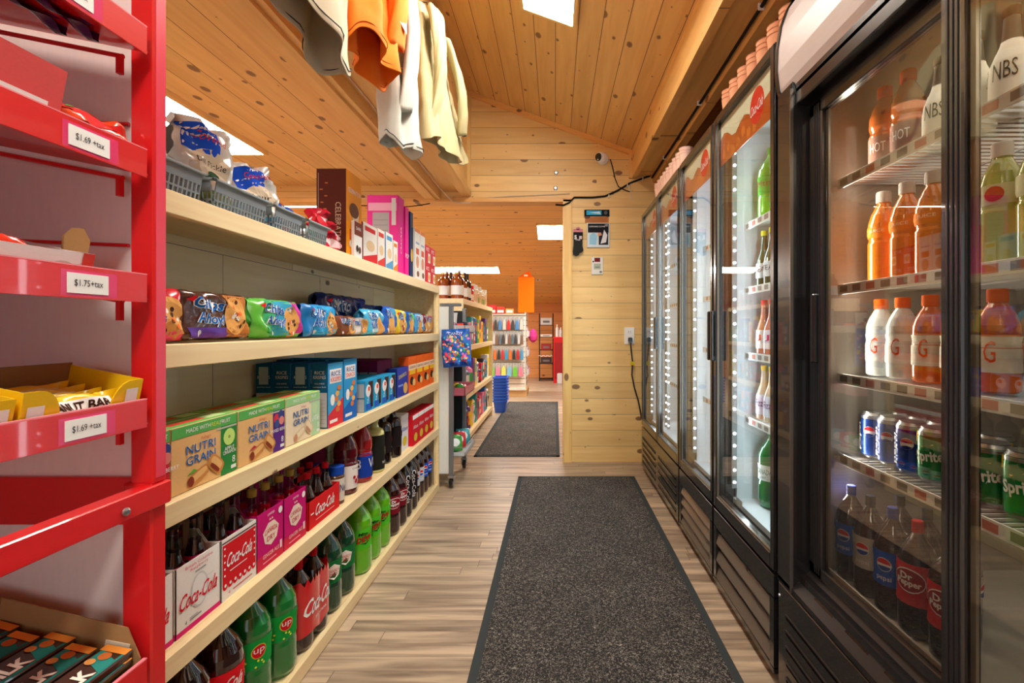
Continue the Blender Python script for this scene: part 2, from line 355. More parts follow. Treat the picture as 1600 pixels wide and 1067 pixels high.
# -------- cartons and packets
def carton(w, d, h, base, art, side=None, top=None, nm='snack_box', flat=None):
    def f():
        mb = MB(); mb.box(-w / 2, w / 2, 0, d, 0, h, base, .0012)
        if side: mb.rect(Mside(d, w), 0.001, .001, d - .001, h - .001, side, .6)
        if top: mb.rect(Mtop(h), -w / 2 + .001, .001, w / 2 - .001, d - .001, top, .6)
        art(mb, w, d, h)
        return mb.build(nm)
    return f
KRAFT = C(222, 178, 118); GREEN = C(64, 160, 60); PURPLE = C(88, 42, 130); NBLUE = C(20, 92, 164)
def nutri(col, fruit, name1, name2, pale=False):
    kr = C(236, 220, 190) if pale else KRAFT
    def art(mb, w, d, h):
        M = Mfront; mb.rect(M, -w / 2 + .001, 0.001, w / 2 - .001, h - .001, kr)
        mb.rect(M, w * .22, .001, w / 2 - .001, h - .02, col, 2)
        mb.rect(M, -w / 2 + .001, h - .024, w / 2 - .001, h - .001, C(86, 170, 84) if not pale else C(150, 205, 140), 2.5)
        mb.text(M, 'MADE WITH', -w * .13, h - .0125, .009, WHITE, 4); mb.text(M, 'REAL', w * .135, h - .0125, .009, C(220, 228, 60), 4); mb.text(M, 'FRUIT', w * .29, h - .0125, .009, WHITE, 4)
        mb.rect(M, w * .15, h - .03, w / 2 - .002, h - .026, C(180, 186, 170), 3)
        mb.text(M, "Kellogg's", -w * .02, h * .74, .008, C(190, 60, 60), 4, shear=.2)
        for (t, v, u) in (('NUTRI', .615, -.09), ('GRAIN', .445, -.09)):
            mb.text(M, t, w * u, h * v, h * .135, C(240, 236, 214), 3, w=w * .43, off=.035); mb.text(M, t, w * u, h * v, h * .135, NBLUE, 4.2, w=w * .43, off=.006)
        if pale: mb.disc(M, w * .33, h * .62, .016, .018, C(190, 220, 170), 3); 
        else:
            for (u, v, q, c) in fruit: mb.disc(M, w * u, h * v, q, q, c, 3 + u)
        mb.text(M, name1, w * .36, h * .43, .0085, WHITE, 4); 
        if name2: mb.text(M, name2, w * .36, h * .365, .0085, WHITE, 4, w=w * .22)
        mb.text(M, '8', w * .435, h * .22, .016, WHITE, 4); mb.rect(M, w * .39, h * .06, w * .48, h * .12, C(230, 236, 230), 3)
        # baked bars
        def barshape(u, v, a, l, t):
            c, s_ = math.cos(a), math.sin(a); pts = []
            for k in range(16):
                q = 2 * PI * k / 16; x = l * math.copysign(abs(math.cos(q)) ** .6, math.cos(q)); y = t * math.copysign(abs(math.sin(q)) ** .6, math.sin(q)); pts.append((w * u + x * c - y * s_, h * v + x * s_ + y * c))
            return pts
        B1, B2, B3 = (C(196, 134, 70), C(224, 176, 112), C(130, 54, 34)) if not pale else (C(222, 200, 160), C(236, 222, 190), C(190, 140, 110))
        mb.poly(M, barshape(-.13, .17, .35, .032, .014), B1, 4); mb.poly(M, barshape(-.13, .19, .35, .026, .007), B2, 5); mb.disc(M, -w * .245, h * .12, .009, .011, B3, 5.5)
        mb.poly(M, barshape(.13, .25, -.7, .028, .017), B1, 5); mb.poly(M, barshape(.14, .27, -.7, .02, .009), B2, 6); mb.poly(M, barshape(.11, .2, -.7, .017, .005), B3, 6.5)
        if not pale: mb.poly(M, [(-w * .3, h * .22), (-w * .2, h * .3), (-w * .14, h * .26)], C(90, 170, 60) if name1[0] == 'A' else C(190, 40, 70), 3)
        T = Mtop(h); mb.rect(T, -w / 2 + .002, .002, w / 2 - .002, d - .002, C(110, 190, 90), 1); mb.rect(T, -w * .4, d * .3, w * .1, d * .7, C(220, 80, 60), 2); mb.rect(T, w * .12, d * .2, w * .4, d * .8, C(200, 226, 160), 2)
        S = Mside(d, w); mb.rect(S, .001, .001, d - .001, h - .001, kr); mb.rect(S, .001, h - .024, d - .001, h - .001, C(86, 170, 84), 2); mb.rect(S, .006, h * .2, d - .006, h * .6, C(245, 240, 225), 2)
    return art
NW = .2
def place(pxa, pxb, X, z, builder, key, label, cat, group=None, dx=0, nm=None):
    ya, yb = YL(pxa, X), YL(pxb, X)
    return use(key, builder, (X - dx, (ya + yb) / 2, z), RL, label, cat, group)
apple = [(.36, .62, .02, C(190, 225, 120)), (.345, .62, .011, C(240, 246, 200)), (.36, .62, .004, C(120, 90, 50))]
berry = [(.30, .66, .014, C(200, 50, 70)), (.40, .72, .013, C(50, 70, 130)), (.42, .6, .012, C(214, 130, 120)), (.31, .56, .012, C(60, 80, 140))]
Yn = .969
for i, (col, fr, n1, n2, pale, lab) in enumerate([
    (C(196, 40, 50), berry, 'STRAWBERRY', None, False, 'cereal bar box with a red strawberry panel, half behind the red rack'),
    (C(44, 130, 60), apple, 'APPLE', 'CINNAMON', False, 'tan and green cereal bar box with an apple cinnamon panel'),
    (C(84, 40, 126), berry, 'MIXED BERRY', None, False, 'tan cereal bar box with a purple mixed berry panel'),
    (C(176, 216, 170), apple, 'APPLE', 'PIE', True, 'faded pale green cereal bar box beside the tall blue boxes')]):
    yc = Yn + NW * (i - .5) + .006 * (i - 1) if i else .909
    use('nut%d' % i, carton(NW if i else .115, .056, .139, C(210, 190, 140), nutri(col, fr, n1, n2, pale), nm='cereal_bar_box'), (-.777, yc, ZS[2]), RL, lab, 'box')
    use('nut%d' % i, None, (-.838, yc + .004, ZS[2]), RL, lab.split(',')[0].split(' beside')[0] + ', one row behind', 'box') if i else None

def krispie(c1, c2, words):
    def art(mb, w, d, h):
        M = Mfront; mb.rect(M, -w / 2, 0, w / 2, h, c1); mb.poly(M, [(-w / 2, 0), (w / 2, 0), (w / 2, h * .42), (-w / 2, h * .2)], c2, 2)
        mb.rect(M, -w * .4, h * .68, w * .38, h * .9, WHITE, 2)
        mb.text(M, words[0], 0, h * .83, h * .075, C(20, 60, 150), 4, w=w * .62); mb.text(M, words[1], 0, h * .74, h * .07, C(220, 60, 40), 4, w=w * .7)
        for k in range(5): mb.disc(M, w * (.12 + .1 * math.sin(k * 2)), h * (.25 + .085 * k), w * .13, h * .045, C(232, 180, 96) if k % 2 else C(206, 120, 60), 3 + k * .2)
        mb.disc(M, -w * .22, h * .42, w * .14, h * .09, WHITE, 3); mb.rect(M, -w * .4, h * .06, w * .1, h * .11, WHITE, 3)
        S = Mside(d, w); mb.rect(S, 0.001, 0.001, d - .001, h - .001, C(20, 92, 130)); mb.rect(S, .003, .004, d - .003, h * .55, C(196, 200, 204), 2)
        mb.text(S, 'RICE', d / 2, h * .86, h * .05, WHITE, 3, w=d * .6); mb.text(S, 'KRISPIES', d / 2, h * .79, h * .05, WHITE, 3, w=d * .75); mb.text(S, 'SQUARES', d / 2, h * .69, h * .025, WHITE, 3, w=d * .6); mb.text(S, 'nutrition facts', d / 2, h * .64, h * .02, WHITE, 3, w=d * .8)
        for k in range(7): mb.rect(S, .008, h * (.08 + .06 * k), d - .008, h * (.083 + .06 * k), C(120, 124, 130), 3)
        if words[2]: mb.rect(S, .012, h * .68, d - .012, h * .95, C(176, 196, 206), 4)
    return art
TB = 'tall teal-blue crispy square box'
xs = [-.779, -.845, -.908, -.97]
for i, x in enumerate(xs):
    use('krs%d' % (i % 2), carton(.115, .056, .222, BLUE, krispie(C(60, 160, 214), C(214, 50, 60), ('RICE', 'KRISPIES', i % 2)), nm='crispy_square_box'), (x, 1.70, ZS[2]), RL,
        [TB + ' with a red splash, foremost behind the pale cereal bars', TB + ' right behind the foremost one', TB + ' third back on the cereal bar shelf', TB + ' next to the shelf back'][i], 'box')
for i, x in enumerate((-.779, -.845, -.908, -.97)):
    use('krt', carton(.115, .056, .228, C(30, 130, 200), krispie(C(40, 150, 214), C(26, 100, 190), ('RICE', 'SNACK', 0)), nm='crispy_square_box'), (x, 1.822, ZS[2]), RL,
        'bright blue tall snack box with an orange treat picture, ' + ['at the shelf front', 'second back', 'third back', 'against the shelf back'][i], 'box')
def oreobar(mb, w, d, h):
    M = Mfront; mb.rect(M, -w / 2, 0, w / 2, h, C(40, 160, 210)); mb.rect(M, -w * .42, h * .04, w * .3, h * .24, C(30, 90, 190), 2)
    mb.poly(M, [(w * -.1, h * .95), (w * .45, h * .95), (w * .45, h * .1), (w * .2, h * .1)], C(60, 34, 28), 2)
    mb.disc(M, -w * .12, h * .66, w * .3, h * .2, WHITE, 3); mb.disc(M, -w * .05, h * .72, w * .12, h * .08, C(230, 70, 40), 4); mb.text(M, 'KRISPIES', -w * .1, h * .5, h * .1, WHITE, 4, rot=1.2, w=h * .5)
    mb.rect(Mside(d, w), .002, .002, d - .002, h - .002, C(184, 190, 196)); mb.rect(Mside(d, w), .002, h * .42, d - .002, h * .46, C(40, 120, 160), 2); mb.rect(Mside(d, w), .002, h * .9, d - .002, h - .002, C(40, 160, 210), 2)
Yo = 1.955
for k in range(4):
    for j in range(3):
        use('oro', carton(.09, .05, .128, C(30, 140, 190), oreobar, nm='snack_bar_box'), (-.777 - .053 * j, Yo + .045 + .094 * k, ZS[2]), RL,
            'light blue snack bar box with brown bar picture, %s of four, %s' % (ORD[k], ['at the front', 'middle row', 'back row'][j]), 'box', 'light blue snack bar boxes')
def dunk(mb, w, d, h):
    M = Mfront; mb.rect(M, -w / 2, 0, w / 2, h, C(46, 60, 160)); mb.disc(M, w * .25, h * .25, w * .2, h * .2, C(220, 170, 90), 2); mb.text(M, 'DUNKAROOS', -w * .02, h * .72, h * .13, C(240, 220, 90), 3, w=w * .7, rot=.1); mb.rect(M, -w * .4, h * .35, w * .05, h * .42, C(130, 150, 220), 2)
use('dunk', carton(.175, .05, .145, NAVY, dunk, nm='snack_box'), (-.777, 2.44, ZS[2]), RL, 'indigo snack box with yellow lettering between light blue and orange boxes', 'box')
def orangebox(mb, w, d, h):
    M = Mfront; mb.rect(M, -w / 2, 0, w / 2, h, C(232, 100, 30)); mb.rect(M, -w / 2, h * .62, w / 2, h * .78, C(240, 214, 180), 2); mb.rect(M, -w * .4, h * .5, w * .4, h * .62, C(246, 190, 40), 2.4)
    mb.text(M, 'CELEBRATION', 0, h * .7, h * .07, C(150, 50, 20), 4, w=w * .8)
    mb.disc(M, -w * .1, h * .32, w * .24, h * .12, C(60, 34, 30), 3); mb.disc(M, w * .2, h * .26, w * .2, h * .1, C(230, 190, 120), 3.5)
for k in range(4):
    use('orb', carton(.134, .055, .19, C(226, 92, 30), orangebox, nm='cookie_box'), (-.777, 2.605 + .1385 * k, ZS[2]), RL, 'orange cookie box with a chocolate picture, %s of four before the shelf end' % ORD[k], 'box', 'orange cookie boxes')
def maroon(mb, w, d, h):
    S = Mside(d, w); mb.rect(S, .002, .002, d - .002, h * .72, C(150, 150, 156)); mb.rect(S, .002, h * .78, d - .002, h * .96, C(110, 20, 60), 1)
for j in range(6):
    use('mar', carton(.2, .042, .19, C(104, 20, 62), maroon, nm='cookie_box'), (-.835 - .0435 * (j - 0) if j < 5 else -.79, 2.35, ZS[2]), RL, 'dark maroon box seen end-on, %s from the front of the back row' % ORD[j], 'box', 'maroon boxes in the back row') if j < 4 else None

# -------- puffed bags
def bag(w, h, d, base, art, seal='v', seed=0, back=None, lean=0, nm='snack_bag', wr=1.0):
    rnd = random.Random(seed); ph = [rnd.uniform(0, 6) for _ in range(6)]
    def Ms(u, v, o, sgn=1):
        u = max(-w * .497, min(w * .497, u)); v = max(.0005, min(h - .0005, v)); a = min(1, abs(2 * u / w)); b = min(1, abs(2 * v / h - 1))
        e1 = max(0, 1 - a ** (4 if seal == 'v' else 12)) ** .5; e2 = max(0, 1 - b ** (6 if seal == 'v' else 9)) ** .5
        wrk = (math.sin(u * 95 + ph[0] + 2 * math.sin(v * 60 + ph[1])) * .0022 + math.sin(v * 120 + ph[2] + u * 70) * .0014 + math.sin((u + v) * 60 + ph[3]) * .0022) * wr * (.4 + a + b)
        y = d / 2 - sgn * ((d / 2) * e1 * e2 + wrk + .0012 + o)
        return (u * (1 - .05 * b * b), y - lean * v * sgn * 0, v)
    mb = MB(); nu, nv = max(10, int(w / .01)), max(8, int(h / .01))
    mb.grid(lambda a, b: Ms((a - .5) * w, b * h, 0), nu, nv, base); mb.grid(lambda a, b: Ms((.5 - a) * w, b * h, 0, -1), nu, nv, back or base)
    art(mb, Ms, w, h)
    return mb
def cookiebag(w, h, d, base, t1, t2, cols, seed, seal='h', cookie=(.25, .5), strip=None, chips=True, tcol=None, outline=None, corner=None):
    def art(mb, M, w, h):
        for (u0, u1, v0, v1, c) in cols: mb.rect(M, u0 * w, v0 * h, u1 * w, v1 * h, c, 1.6, 10, 10)
        if strip: mb.rect(M, -.42 * w, .04 * h, .12 * w, .14 * h, strip, 2.4, 8, 3)
        cu, cv = cookie
        mb.disc(M, cu * w, cv * h, h * .36, h * .42, C(214, 158, 88), 3, 18, 4)
        rd = random.Random(seed)
        if chips:
            for k in range(11):
                a, q = rd.uniform(0, 6.28), rd.uniform(0, .3); mb.disc(M, cu * w + math.cos(a) * q * h, cv * h + math.sin(a) * q * h * 1.1, h * .045, h * .05, [C(70, 40, 26), C(240, 236, 224), C(236, 110, 50), C(90, 50, 30)][k % 4], 4.5, 8)
        mb.text(M, t1, -.15 * w, .70 * h, h * .30, outline or WHITE, 5, w=w * .42, shear=.1, off=.09, rot=-.08); mb.text(M, t1, -.15 * w, .70 * h, h * .30, tcol or C(16, 92, 170), 6.4, w=w * .40, shear=.1, off=.03, rot=-.08)
        if t2: mb.text(M, t2, -.13 * w, .40 * h, h * .28, outline or WHITE, 5, w=w * .38, shear=.1, off=.09, rot=-.08); mb.text(M, t2, -.13 * w, .40 * h, h * .28, tcol or C(16, 92, 170), 6.4, w=w * .36, shear=.1, off=.03, rot=-.08)
        mb.disc(M, -.28 * w, .13 * h, h * .07, h * .07, C(220, 220, 224), 5, 10); mb.poly(M, [(-.42 * w, .8 * h), (-.34 * w, .88 * h), (-.34 * w, .74 * h)], C(222, 30, 40), 5)
    return lambda: bag(w, h, d, base, art, seal, seed).build('cookie_bag')
BR = C(74, 36, 26, .25, 0, .4)
zc2 = ZS[1]
def bagat(key, fn, pxa, pxb, lab, X=-.79, z=zc2, rz=0, cat='cookie bag', tilt=.07, g=None):
    yc = (YL(pxa, X) + YL(pxb, X)) / 2
    return use(key, fn, (X, yc, z + .0055), RL + rz, lab, cat, g, tilt=(-tilt, 0))
bagat('c0', cookiebag(.13, .112, .05, C(206, 24, 44, .25), 'Fudge', 'Stripes', [(-.4, .4, .0, .3, C(232, 90, 130))], 3, cookie=(.2, .4)), 232, 274, 'red and pink cookie bag just past the red rack')
bagat('c1', cookiebag(.235, .112, .055, BR, 'Chips', 'Ahoy!', [(.1, .46, .05, .95, C(176, 110, 50)), (-.42, .1, .04, .25, C(90, 60, 150))], 4, cookie=(.24, .5), strip=C(104, 64, 160)), 278, 398, 'brown and purple cookie bag with a big chocolate chunk cookie')
bagat('c2', cookiebag(.235, .11, .055, C(90, 180, 60, .25), 'Chips', 'Ahoy!', [(-.2, .2, .05, .95, C(50, 150, 190)), (.2, .47, .1, .95, C(190, 50, 150)), (-.35, -.15, .05, .95, C(70, 180, 120))], 5, cookie=(.2, .4)), 400, 477, 'rainbow green and magenta cookie bag')
bagat('c3', cookiebag(.215, .108, .055, C(24, 116, 190, .25), 'CHIPS', 'AHOY!', [(-.3, .45, .05, .95, C(40, 156, 214))], 6, cookie=(.27, .4)), 478, 531, 'bright blue cookie bag beside a torn brown packet')
bagat('c4', cookiebag(.46, .172, .07, C(16, 44, 120, .22), 'OREO', None, [(.25, .48, .1, .97, C(24, 70, 170))], 8, cookie=(.36, .3), chips=False), 505, 580, 'large dark blue party-size cookie bag standing at the back', X=-.90)
bagat('c5', cookiebag(.15, .075, .06, C(110, 62, 40), 'FUDGE', None, [(0, .45, .05, .9, C(170, 130, 100))], 9, cookie=(.2, .5)), 532, 556, 'low brown cookie packet folded open on the cookie shelf')
bagat('c5b', cookiebag(.16, .07, .06, C(150, 142, 136), 'milk', None, [(-.4, .0, .05, .9, C(200, 196, 190))], 10, cookie=(.25, .5)), 553, 573, 'crumpled grey and tan cookie packet in front of the dark blue bag', X=-.785)
bagat('c6', cookiebag(.21, .112, .055, C(70, 178, 220, .25), 'OREO', 'milk', [(-.2, .4, .1, .45, C(170, 200, 214))], 11, cookie=(.2, .3), chips=False), 572, 605, 'sky blue cookie bag with a silver window', tilt=.1)
for i, (a, b, c, c2, lab, h) in enumerate([(603, 622, C(30, 90, 190, .25), C(90, 170, 220), 'royal blue cookie bag left of the yellow one', .135), (622, 637, C(226, 196, 40, .25), C(240, 226, 140), 'yellow lemon cookie bag', .125),
        (637, 650, C(26, 92, 180, .25), C(120, 200, 120), 'blue and mint green cookie bag', .12), (650, 664, C(60, 150, 210, .25), C(210, 220, 226), 'blue and white cookie bag right of the mint one', .115),
        (664, 670, C(120, 30, 40, .25), C(190, 180, 176), 'dark red and grey cookie bag near the shelf end', .115), (670, 676.5, C(206, 190, 150, .25), C(220, 80, 110), 'cream and pink bag last on the cookie shelf', .115)]):
    yc = (YL(a, -.79) + YL(b, -.79)) / 2; w = YL(b, -.79) - YL(a, -.79)
    bagat('d%d' % i, cookiebag(w * .98, h, .055, c, 'OREO', None, [(-.3, .3, .3, .9, c2)], 20 + i, cookie=(.0, .3), chips=(i == 1)), a, b, lab)
use('c4b', cookiebag(.3, .15, .06, C(20, 60, 150, .25), 'OREO', None, [(-.3, .4, .4, .9, C(40, 100, 190))], 31, cookie=(.3, .3), chips=False), (-.93, 2.47, zc2 + .002), RL, 'second big blue cookie bag lying behind the royal blue one', 'cookie bag')

# -------- top shelf: baskets with snack bags, boxes
zt = ZS[0]; BSK = C(128, 140, 150, .5)
def basket(w, d, h):
    def f():
        r = empty('plastic_basket'); t = .003; mb = MB(); tp = .010
        def wall(a, b, inner):     # wall strip between corners with slots
            a, b = Vector(a), Vector(b); L_ = (b - a).length; n = max(4, int(L_ / .0115)); dr = (b - a) / L_; nn = Vector((dr.y, -dr.x, 0))
            def bar(s0, s1, z0, z1):
                p = [a + dr * s0, a + dr * s1]; k0, k1 = z0 / h * tp, z1 / h * tp
                vs = [p[0] + nn * k0, p[1] + nn * k0, p[1] + nn * k1, p[0] + nn * k1, p[0] + nn * (k0 - t), p[1] + nn * (k0 - t), p[1] + nn * (k1 - t), p[0] + nn * (k1 - t)]
                zz = [z0, z0, z1, z1] * 2; mb.add([(v.x, v.y, z) for v, z in zip(vs, zz)], [(0, 1, 2, 3), (7, 6, 5, 4), (0, 4, 5, 1), (2, 6, 7, 3), (0, 3, 7, 4), (1, 5, 6, 2)], BSK)
            bar(0, L_, 0, h * .12); bar(0, L_, h * .30, h * .36); bar(0, L_, h * .62, h)
            for k in range(n + 1): x = L_ * k / n; bar(max(0, x - .0022), min(L_, x + .0022), h * .1, h * .64)
        A, B, Cc, D = (-w / 2, 0, 0), (w / 2, 0, 0), (w / 2, d, 0), (-w / 2, d, 0)
        wall(A, B, 0); wall(B, Cc, 0); wall(Cc, D, 0); wall(D, A, 0); mb.box(-w / 2, w / 2, 0, d, 0, .003, BSK)
        mb.build('basket_walls', r); rm = MB(); q = tp + .005
        for (x0, x1, y0, y1) in ((-w / 2 - q, w / 2 + q, -q, -q + .009), (-w / 2 - q, w / 2 + q, d + q - .009, d + q), (-w / 2 - q, -w / 2 - q + .009, -q, d + q), (w / 2 + q - .009, w / 2 + q, -q, d + q)): rm.box(x0, x1, y0, y1, h - .003, h + .003, C(148, 160, 168, .45), .0015)
        rm.build('rim', r); return r
    return f
for i, (a, b, lab) in enumerate([(.87, 1.07, 'nearest, beside the red rack'), (1.085, 1.305, 'second from the red rack'), (1.32, 1.485, 'third from the red rack'), (1.50, 1.65, 'farthest, before the brown box')]):
    use('bk%d' % i, basket(b - a - .03, .22, .066), (-.785, (a + b) / 2, zt), RL, 'grey slotted plastic basket on the shelf top, ' + lab, 'basket')
def chipbag(tw, c2, t1):
    SIL = C(206, 204, 200, .28, .3)
    def art(mb, M, w, h):
        mb.rect(M, -.45 * w, .56 * h, .15 * w, .9 * h, C(24, 74, 190), 1.6, 10, 5); mb.disc(M, 0, .42 * h, w * .33, h * .22, C(214, 198, 172), 3, 16, 3); mb.text(M, t1[0], 0, .46 * h, h * .07, C(30, 30, 36), 5, w=w * .5)
        mb.text(M, t1[1], 0, .78 * h, h * .09, C(200, 40, 46), 5, w=w * .55, shear=.2); mb.disc(M, w * .05, .32 * h, w * .12, h * .06, C(40, 70, 40), 4, 10, 2); mb.rect(M, -.4 * w, .03 * h, .4 * w, .15 * h, c2, 2, 8, 3)
    return lambda: bag(tw, tw * 1.42, .07, SIL, art, 'v', int(tw * 999), wr=2).build('snack_bag')
def chip(key, tw, c2, t1, X, Y, z, rx, ry, rz, lab):
    use(key, chipbag(tw, c2, t1), (X, Y, z), RL + rz, lab, 'snack bag', tilt=(rx, ry))
chip('b1', .135, C(90, 60, 60), ('BBQ', 'Covered'), -.85, .97, zt + .03, -.2, .1, -.35, 'silver snack bag in the nearest grey basket')
chip('b1b', .13, C(190, 60, 50), ('Ketchup', 'Bridge'), -.93, .93, zt + .012, -.3, -.1, .1, 'silver and red snack bag behind the red rack upright')
chip('b2', .145, C(120, 130, 60), ('Dill Pickle', 'Covered'), -.83, 1.15, zt + .03, -.12, .1, -.35, 'silver and blue dill pickle snack bag standing in a grey basket')
chip('b2b', .12, C(200, 60, 60), ('Salt', 'Bridge'), -.93, 1.22, zt + .012, -.3, .1, -.2, 'silver snack bag leaning behind the dill pickle bag')
chip('b3', .13, C(60, 130, 170), ('Sour', 'Covered'), -.83, 1.38, zt + .02, -.15, -.12, -.45, 'silver snack bag with a blue emblem in the third basket')
chip('b4', .10, C(200, 40, 40), ('Party', 'mix'), -.82, 1.45, zt + .035, -.6, .3, -.3, 'small white and blue bag slumped between two baskets')
chip('b5', .105, C(60, 160, 120), ('Corn', 'puffs'), -.80, 1.60, zt + .035, -.8, .2, .2, 'white teal and red bag in the farthest basket')
def redpack(mb, M, w, h):
    mb.rect(M, -.4 * w, .2 * h, .4 * w, .6 * h, C(236, 200, 206), 2, 6, 4); mb.rect(M, -.3 * w, .65 * h, .3 * w, .85 * h, C(160, 10, 40), 2, 6, 3)
for i, (y, z) in enumerate([(1.70, 0), (1.725, .034), (1.69, .068)]):
    use('rp', lambda: bag(.11, .07, .05, C(214, 20, 50, .25), redpack, 'h', 77, wr=2.2).build('candy_packet'), (-.79 - .01 * i, y, zt + z), RL + .2 * i, 'shiny red candy packet, %s of the pile before the brown box' % ['lowest', 'middle', 'topmost'][i], 'candy packet')
def celeb(mb, w, d, h):
    S = Mside(d, w); mb.rect(S, .002, .002, d - .002, h - .002, C(92, 42, 32)); mb.text(S, 'CELEBRATION', d * .74, h * .35, d * .19, C(214, 190, 160), 3, rot=-PI / 2, w=h * .52)
    for k in range(8): mb.rect(S, d * .2 + .012 * math.sin(k * 3), h * (.3 + .075 * k), d * .3 + .012 * math.sin(k * 3), h * (.315 + .075 * k), C(180, 110, 60), 2)
    mb.rect(S, d * .06, h * .05, d * .08, h * .95, C(180, 150, 120), 2)
    mb.disc(S, d * .3, h * .1, d * .2, h * .06, C(220, 90, 30), 2)
    M = Mfront; mb.rect(M, -w / 2, 0, w / 2, h, C(238, 150, 22)); mb.text(M, 'CELEBRATION', 0, h * .78, h * .05, WHITE, 3, w=w * .8)
    mb.rect(M, -w * .1, h * .3, w * .3, h * .55, C(240, 214, 190), 2); mb.disc(M, 0, h * .56, w * .3, h * .09, C(110, 60, 30), 3); mb.rect(M, -w * .3, h * .2, w * .4, h * .32, C(214, 90, 40), 2.5); mb.disc(M, -w * .2, h * .15, w * .12, h * .045, WHITE, 4)
use('cel', carton(.14, .11, .32, C(84, 38, 30), celeb, nm='cookie_case'), (-.777, 1.85, zt), RL, 'tall brown and orange cookie case on the shelf top', 'box')
def whitecook(mb, w, d, h):
    M = Mfront; mb.rect(M, -w / 2, h * .62, w / 2, h, C(120, 50, 36)); mb.text(M, 'DARK', 0, h * .82, h * .09, WHITE, 3); mb.disc(M, -w * .15, h * .25, w * .16, h * .1, C(70, 50, 40), 2); mb.disc(M, w * .15, h * .22, w * .16, h * .1, C(90, 70, 50), 2.5)
use('wck', carton(.075, .012, .135, WHITE, whitecook, nm='cookie_box'), (-.762, 1.855, zt), RL, 'small white cookie box with brown top leaning on the tall brown case', 'box')
def whitered(c):
    def art(mb, w, d, h):
        M = Mfront; mb.rect(M, -w / 2, 0, w / 2, h, C(236, 230, 224)); mb.poly(M, [(-w / 2, 0), (w / 2, 0), (w / 2, h * .3), (-w / 2, h * .12)], c, 2); mb.disc(M, 0, h * .45, w * .3, h * .14, C(220, 190, 150), 3); mb.rect(M, -w * .4, h * .8, w * .35, h * .92, c, 2)
        mb.rect(Mside(d, w), .001, .001, d - .001, h - .001, c)
    return art
for i, (y, w, h, c, lab) in enumerate([(2.015, .15, .16, C(200, 28, 36), 'red-sided white snack box right of the tall brown case'), (2.14, .085, .165, C(206, 60, 50), 'narrow white and red snack box'), (2.245, .09, .17, C(80, 150, 200), 'white and light blue snack box left of the magenta box'), (2.33, .06, .15, C(214, 130, 40), 'slim white and orange snack box touching the magenta box')]):
    use('wr%d' % i, carton(w, .05, h, WHITE, whitered(c), nm='snack_box'), (-.777, y, zt), RL, lab, 'box')
def pink(mb, w, d, h):
    S = Mside(d, w); mb.rect(S, 0.001, .001, d - .001, h - .001, C(226, 60, 150)); mb.rect(S, d * .18, h * .1, d * .72, h * .78, C(176, 172, 176), 2); mb.rect(S, d * .04, h * .8, d * .96, h * .9, C(236, 170, 200), 2); mb.rect(S, d * .8, h * .62, d * .94, h * .96, C(216, 214, 214), 3)
    for k in range(9): mb.rect(S, d * .22, h * (.16 + .065 * k), d * .68, h * (.165 + .065 * k), C(130, 126, 130), 3)
    mb.text(Mfront, 'CRACKER', 0, h * .45, w * .22, C(250, 180, 215), 2, rot=PI / 2)
use('pk', carton(.10, .155, .40, C(224, 10, 140), pink, nm='party_box'), (-.795, 2.47, zt), RL, 'tall magenta box with a grey window on its side, highest on the shelf top', 'box')
use('pk2', carton(.06, .15, .37, C(236, 16, 150), lambda mb, w, d, h: mb.text(Mfront, 'POP', 0, h * .3, w * .4, WHITE, 2), nm='party_box'), (-.79, 2.555, zt), RL, 'plain hot pink box squeezed against the dark navy one', 'box')
use('nv', carton(.05, .15, .36, C(34, 52, 92), lambda mb, w, d, h: mb.disc(Mfront, 0, h * .35, w * .35, h * .1, C(236, 190, 60), 1), nm='party_box'), (-.785, 2.62, zt), RL, 'slim navy blue box right of the pink boxes', 'box')
def wo(mb, w, d, h):
    M = Mfront; mb.rect(M, -w / 2, 0, w / 2, h, C(240, 236, 230)); mb.rect(M, -w / 2, h * .93, w / 2, h, C(226, 130, 60), 2); mb.disc(M, 0, h * .35, w * .3, h * .12, C(214, 150, 120), 2); mb.disc(M, w * .1, h * .12, w * .25, h * .06, C(120, 80, 60), 2); mb.rect(M, -w * .3, h * .5, w * .3, h * .62, C(214, 90, 60), 2); mb.rect(M, -w * .35, h * .7, w * .35, h * .74, C(150, 180, 210), 2)
for k in range(2): use('wo', carton(.098, .09, .285, C(238, 232, 226), wo, nm='cracker_box'), (-.777, 2.70 + .105 * k, zt), RL, 'tall white cracker box with an orange top edge, ' + ['next to the navy box', 'next to the stacked red boxes'][k], 'box')
def rc(mb, w, d, h):
    M = Mfront; mb.rect(M, -w / 2, 0, w / 2, h, C(214, 32, 44)); mb.rect(M, w * .0, h * .1, w * .45, h * .6, C(240, 230, 210), 2); mb.disc(M, w * .2, h * .35, w * .15, h * .16, C(226, 170, 60), 3); mb.text(M, 'RITZ', -w * .1, h * .78, h * .18, WHITE, 3); mb.rect(Mside(d, w), .001, .001, d - .001, h - .001, C(206, 26, 40))
for k in range(2):
    for j in range(2): use('rc', carton(.112, .07, .115, C(206, 26, 40), rc, nm='cracker_box'), (-.777, 2.925 + .118 * k, zt + .1155 * j), RL, 'red cracker box at the shelf end, %s one of the %s stack' % (['lower', 'upper'][j], ['nearer', 'farther'][k]), 'box')

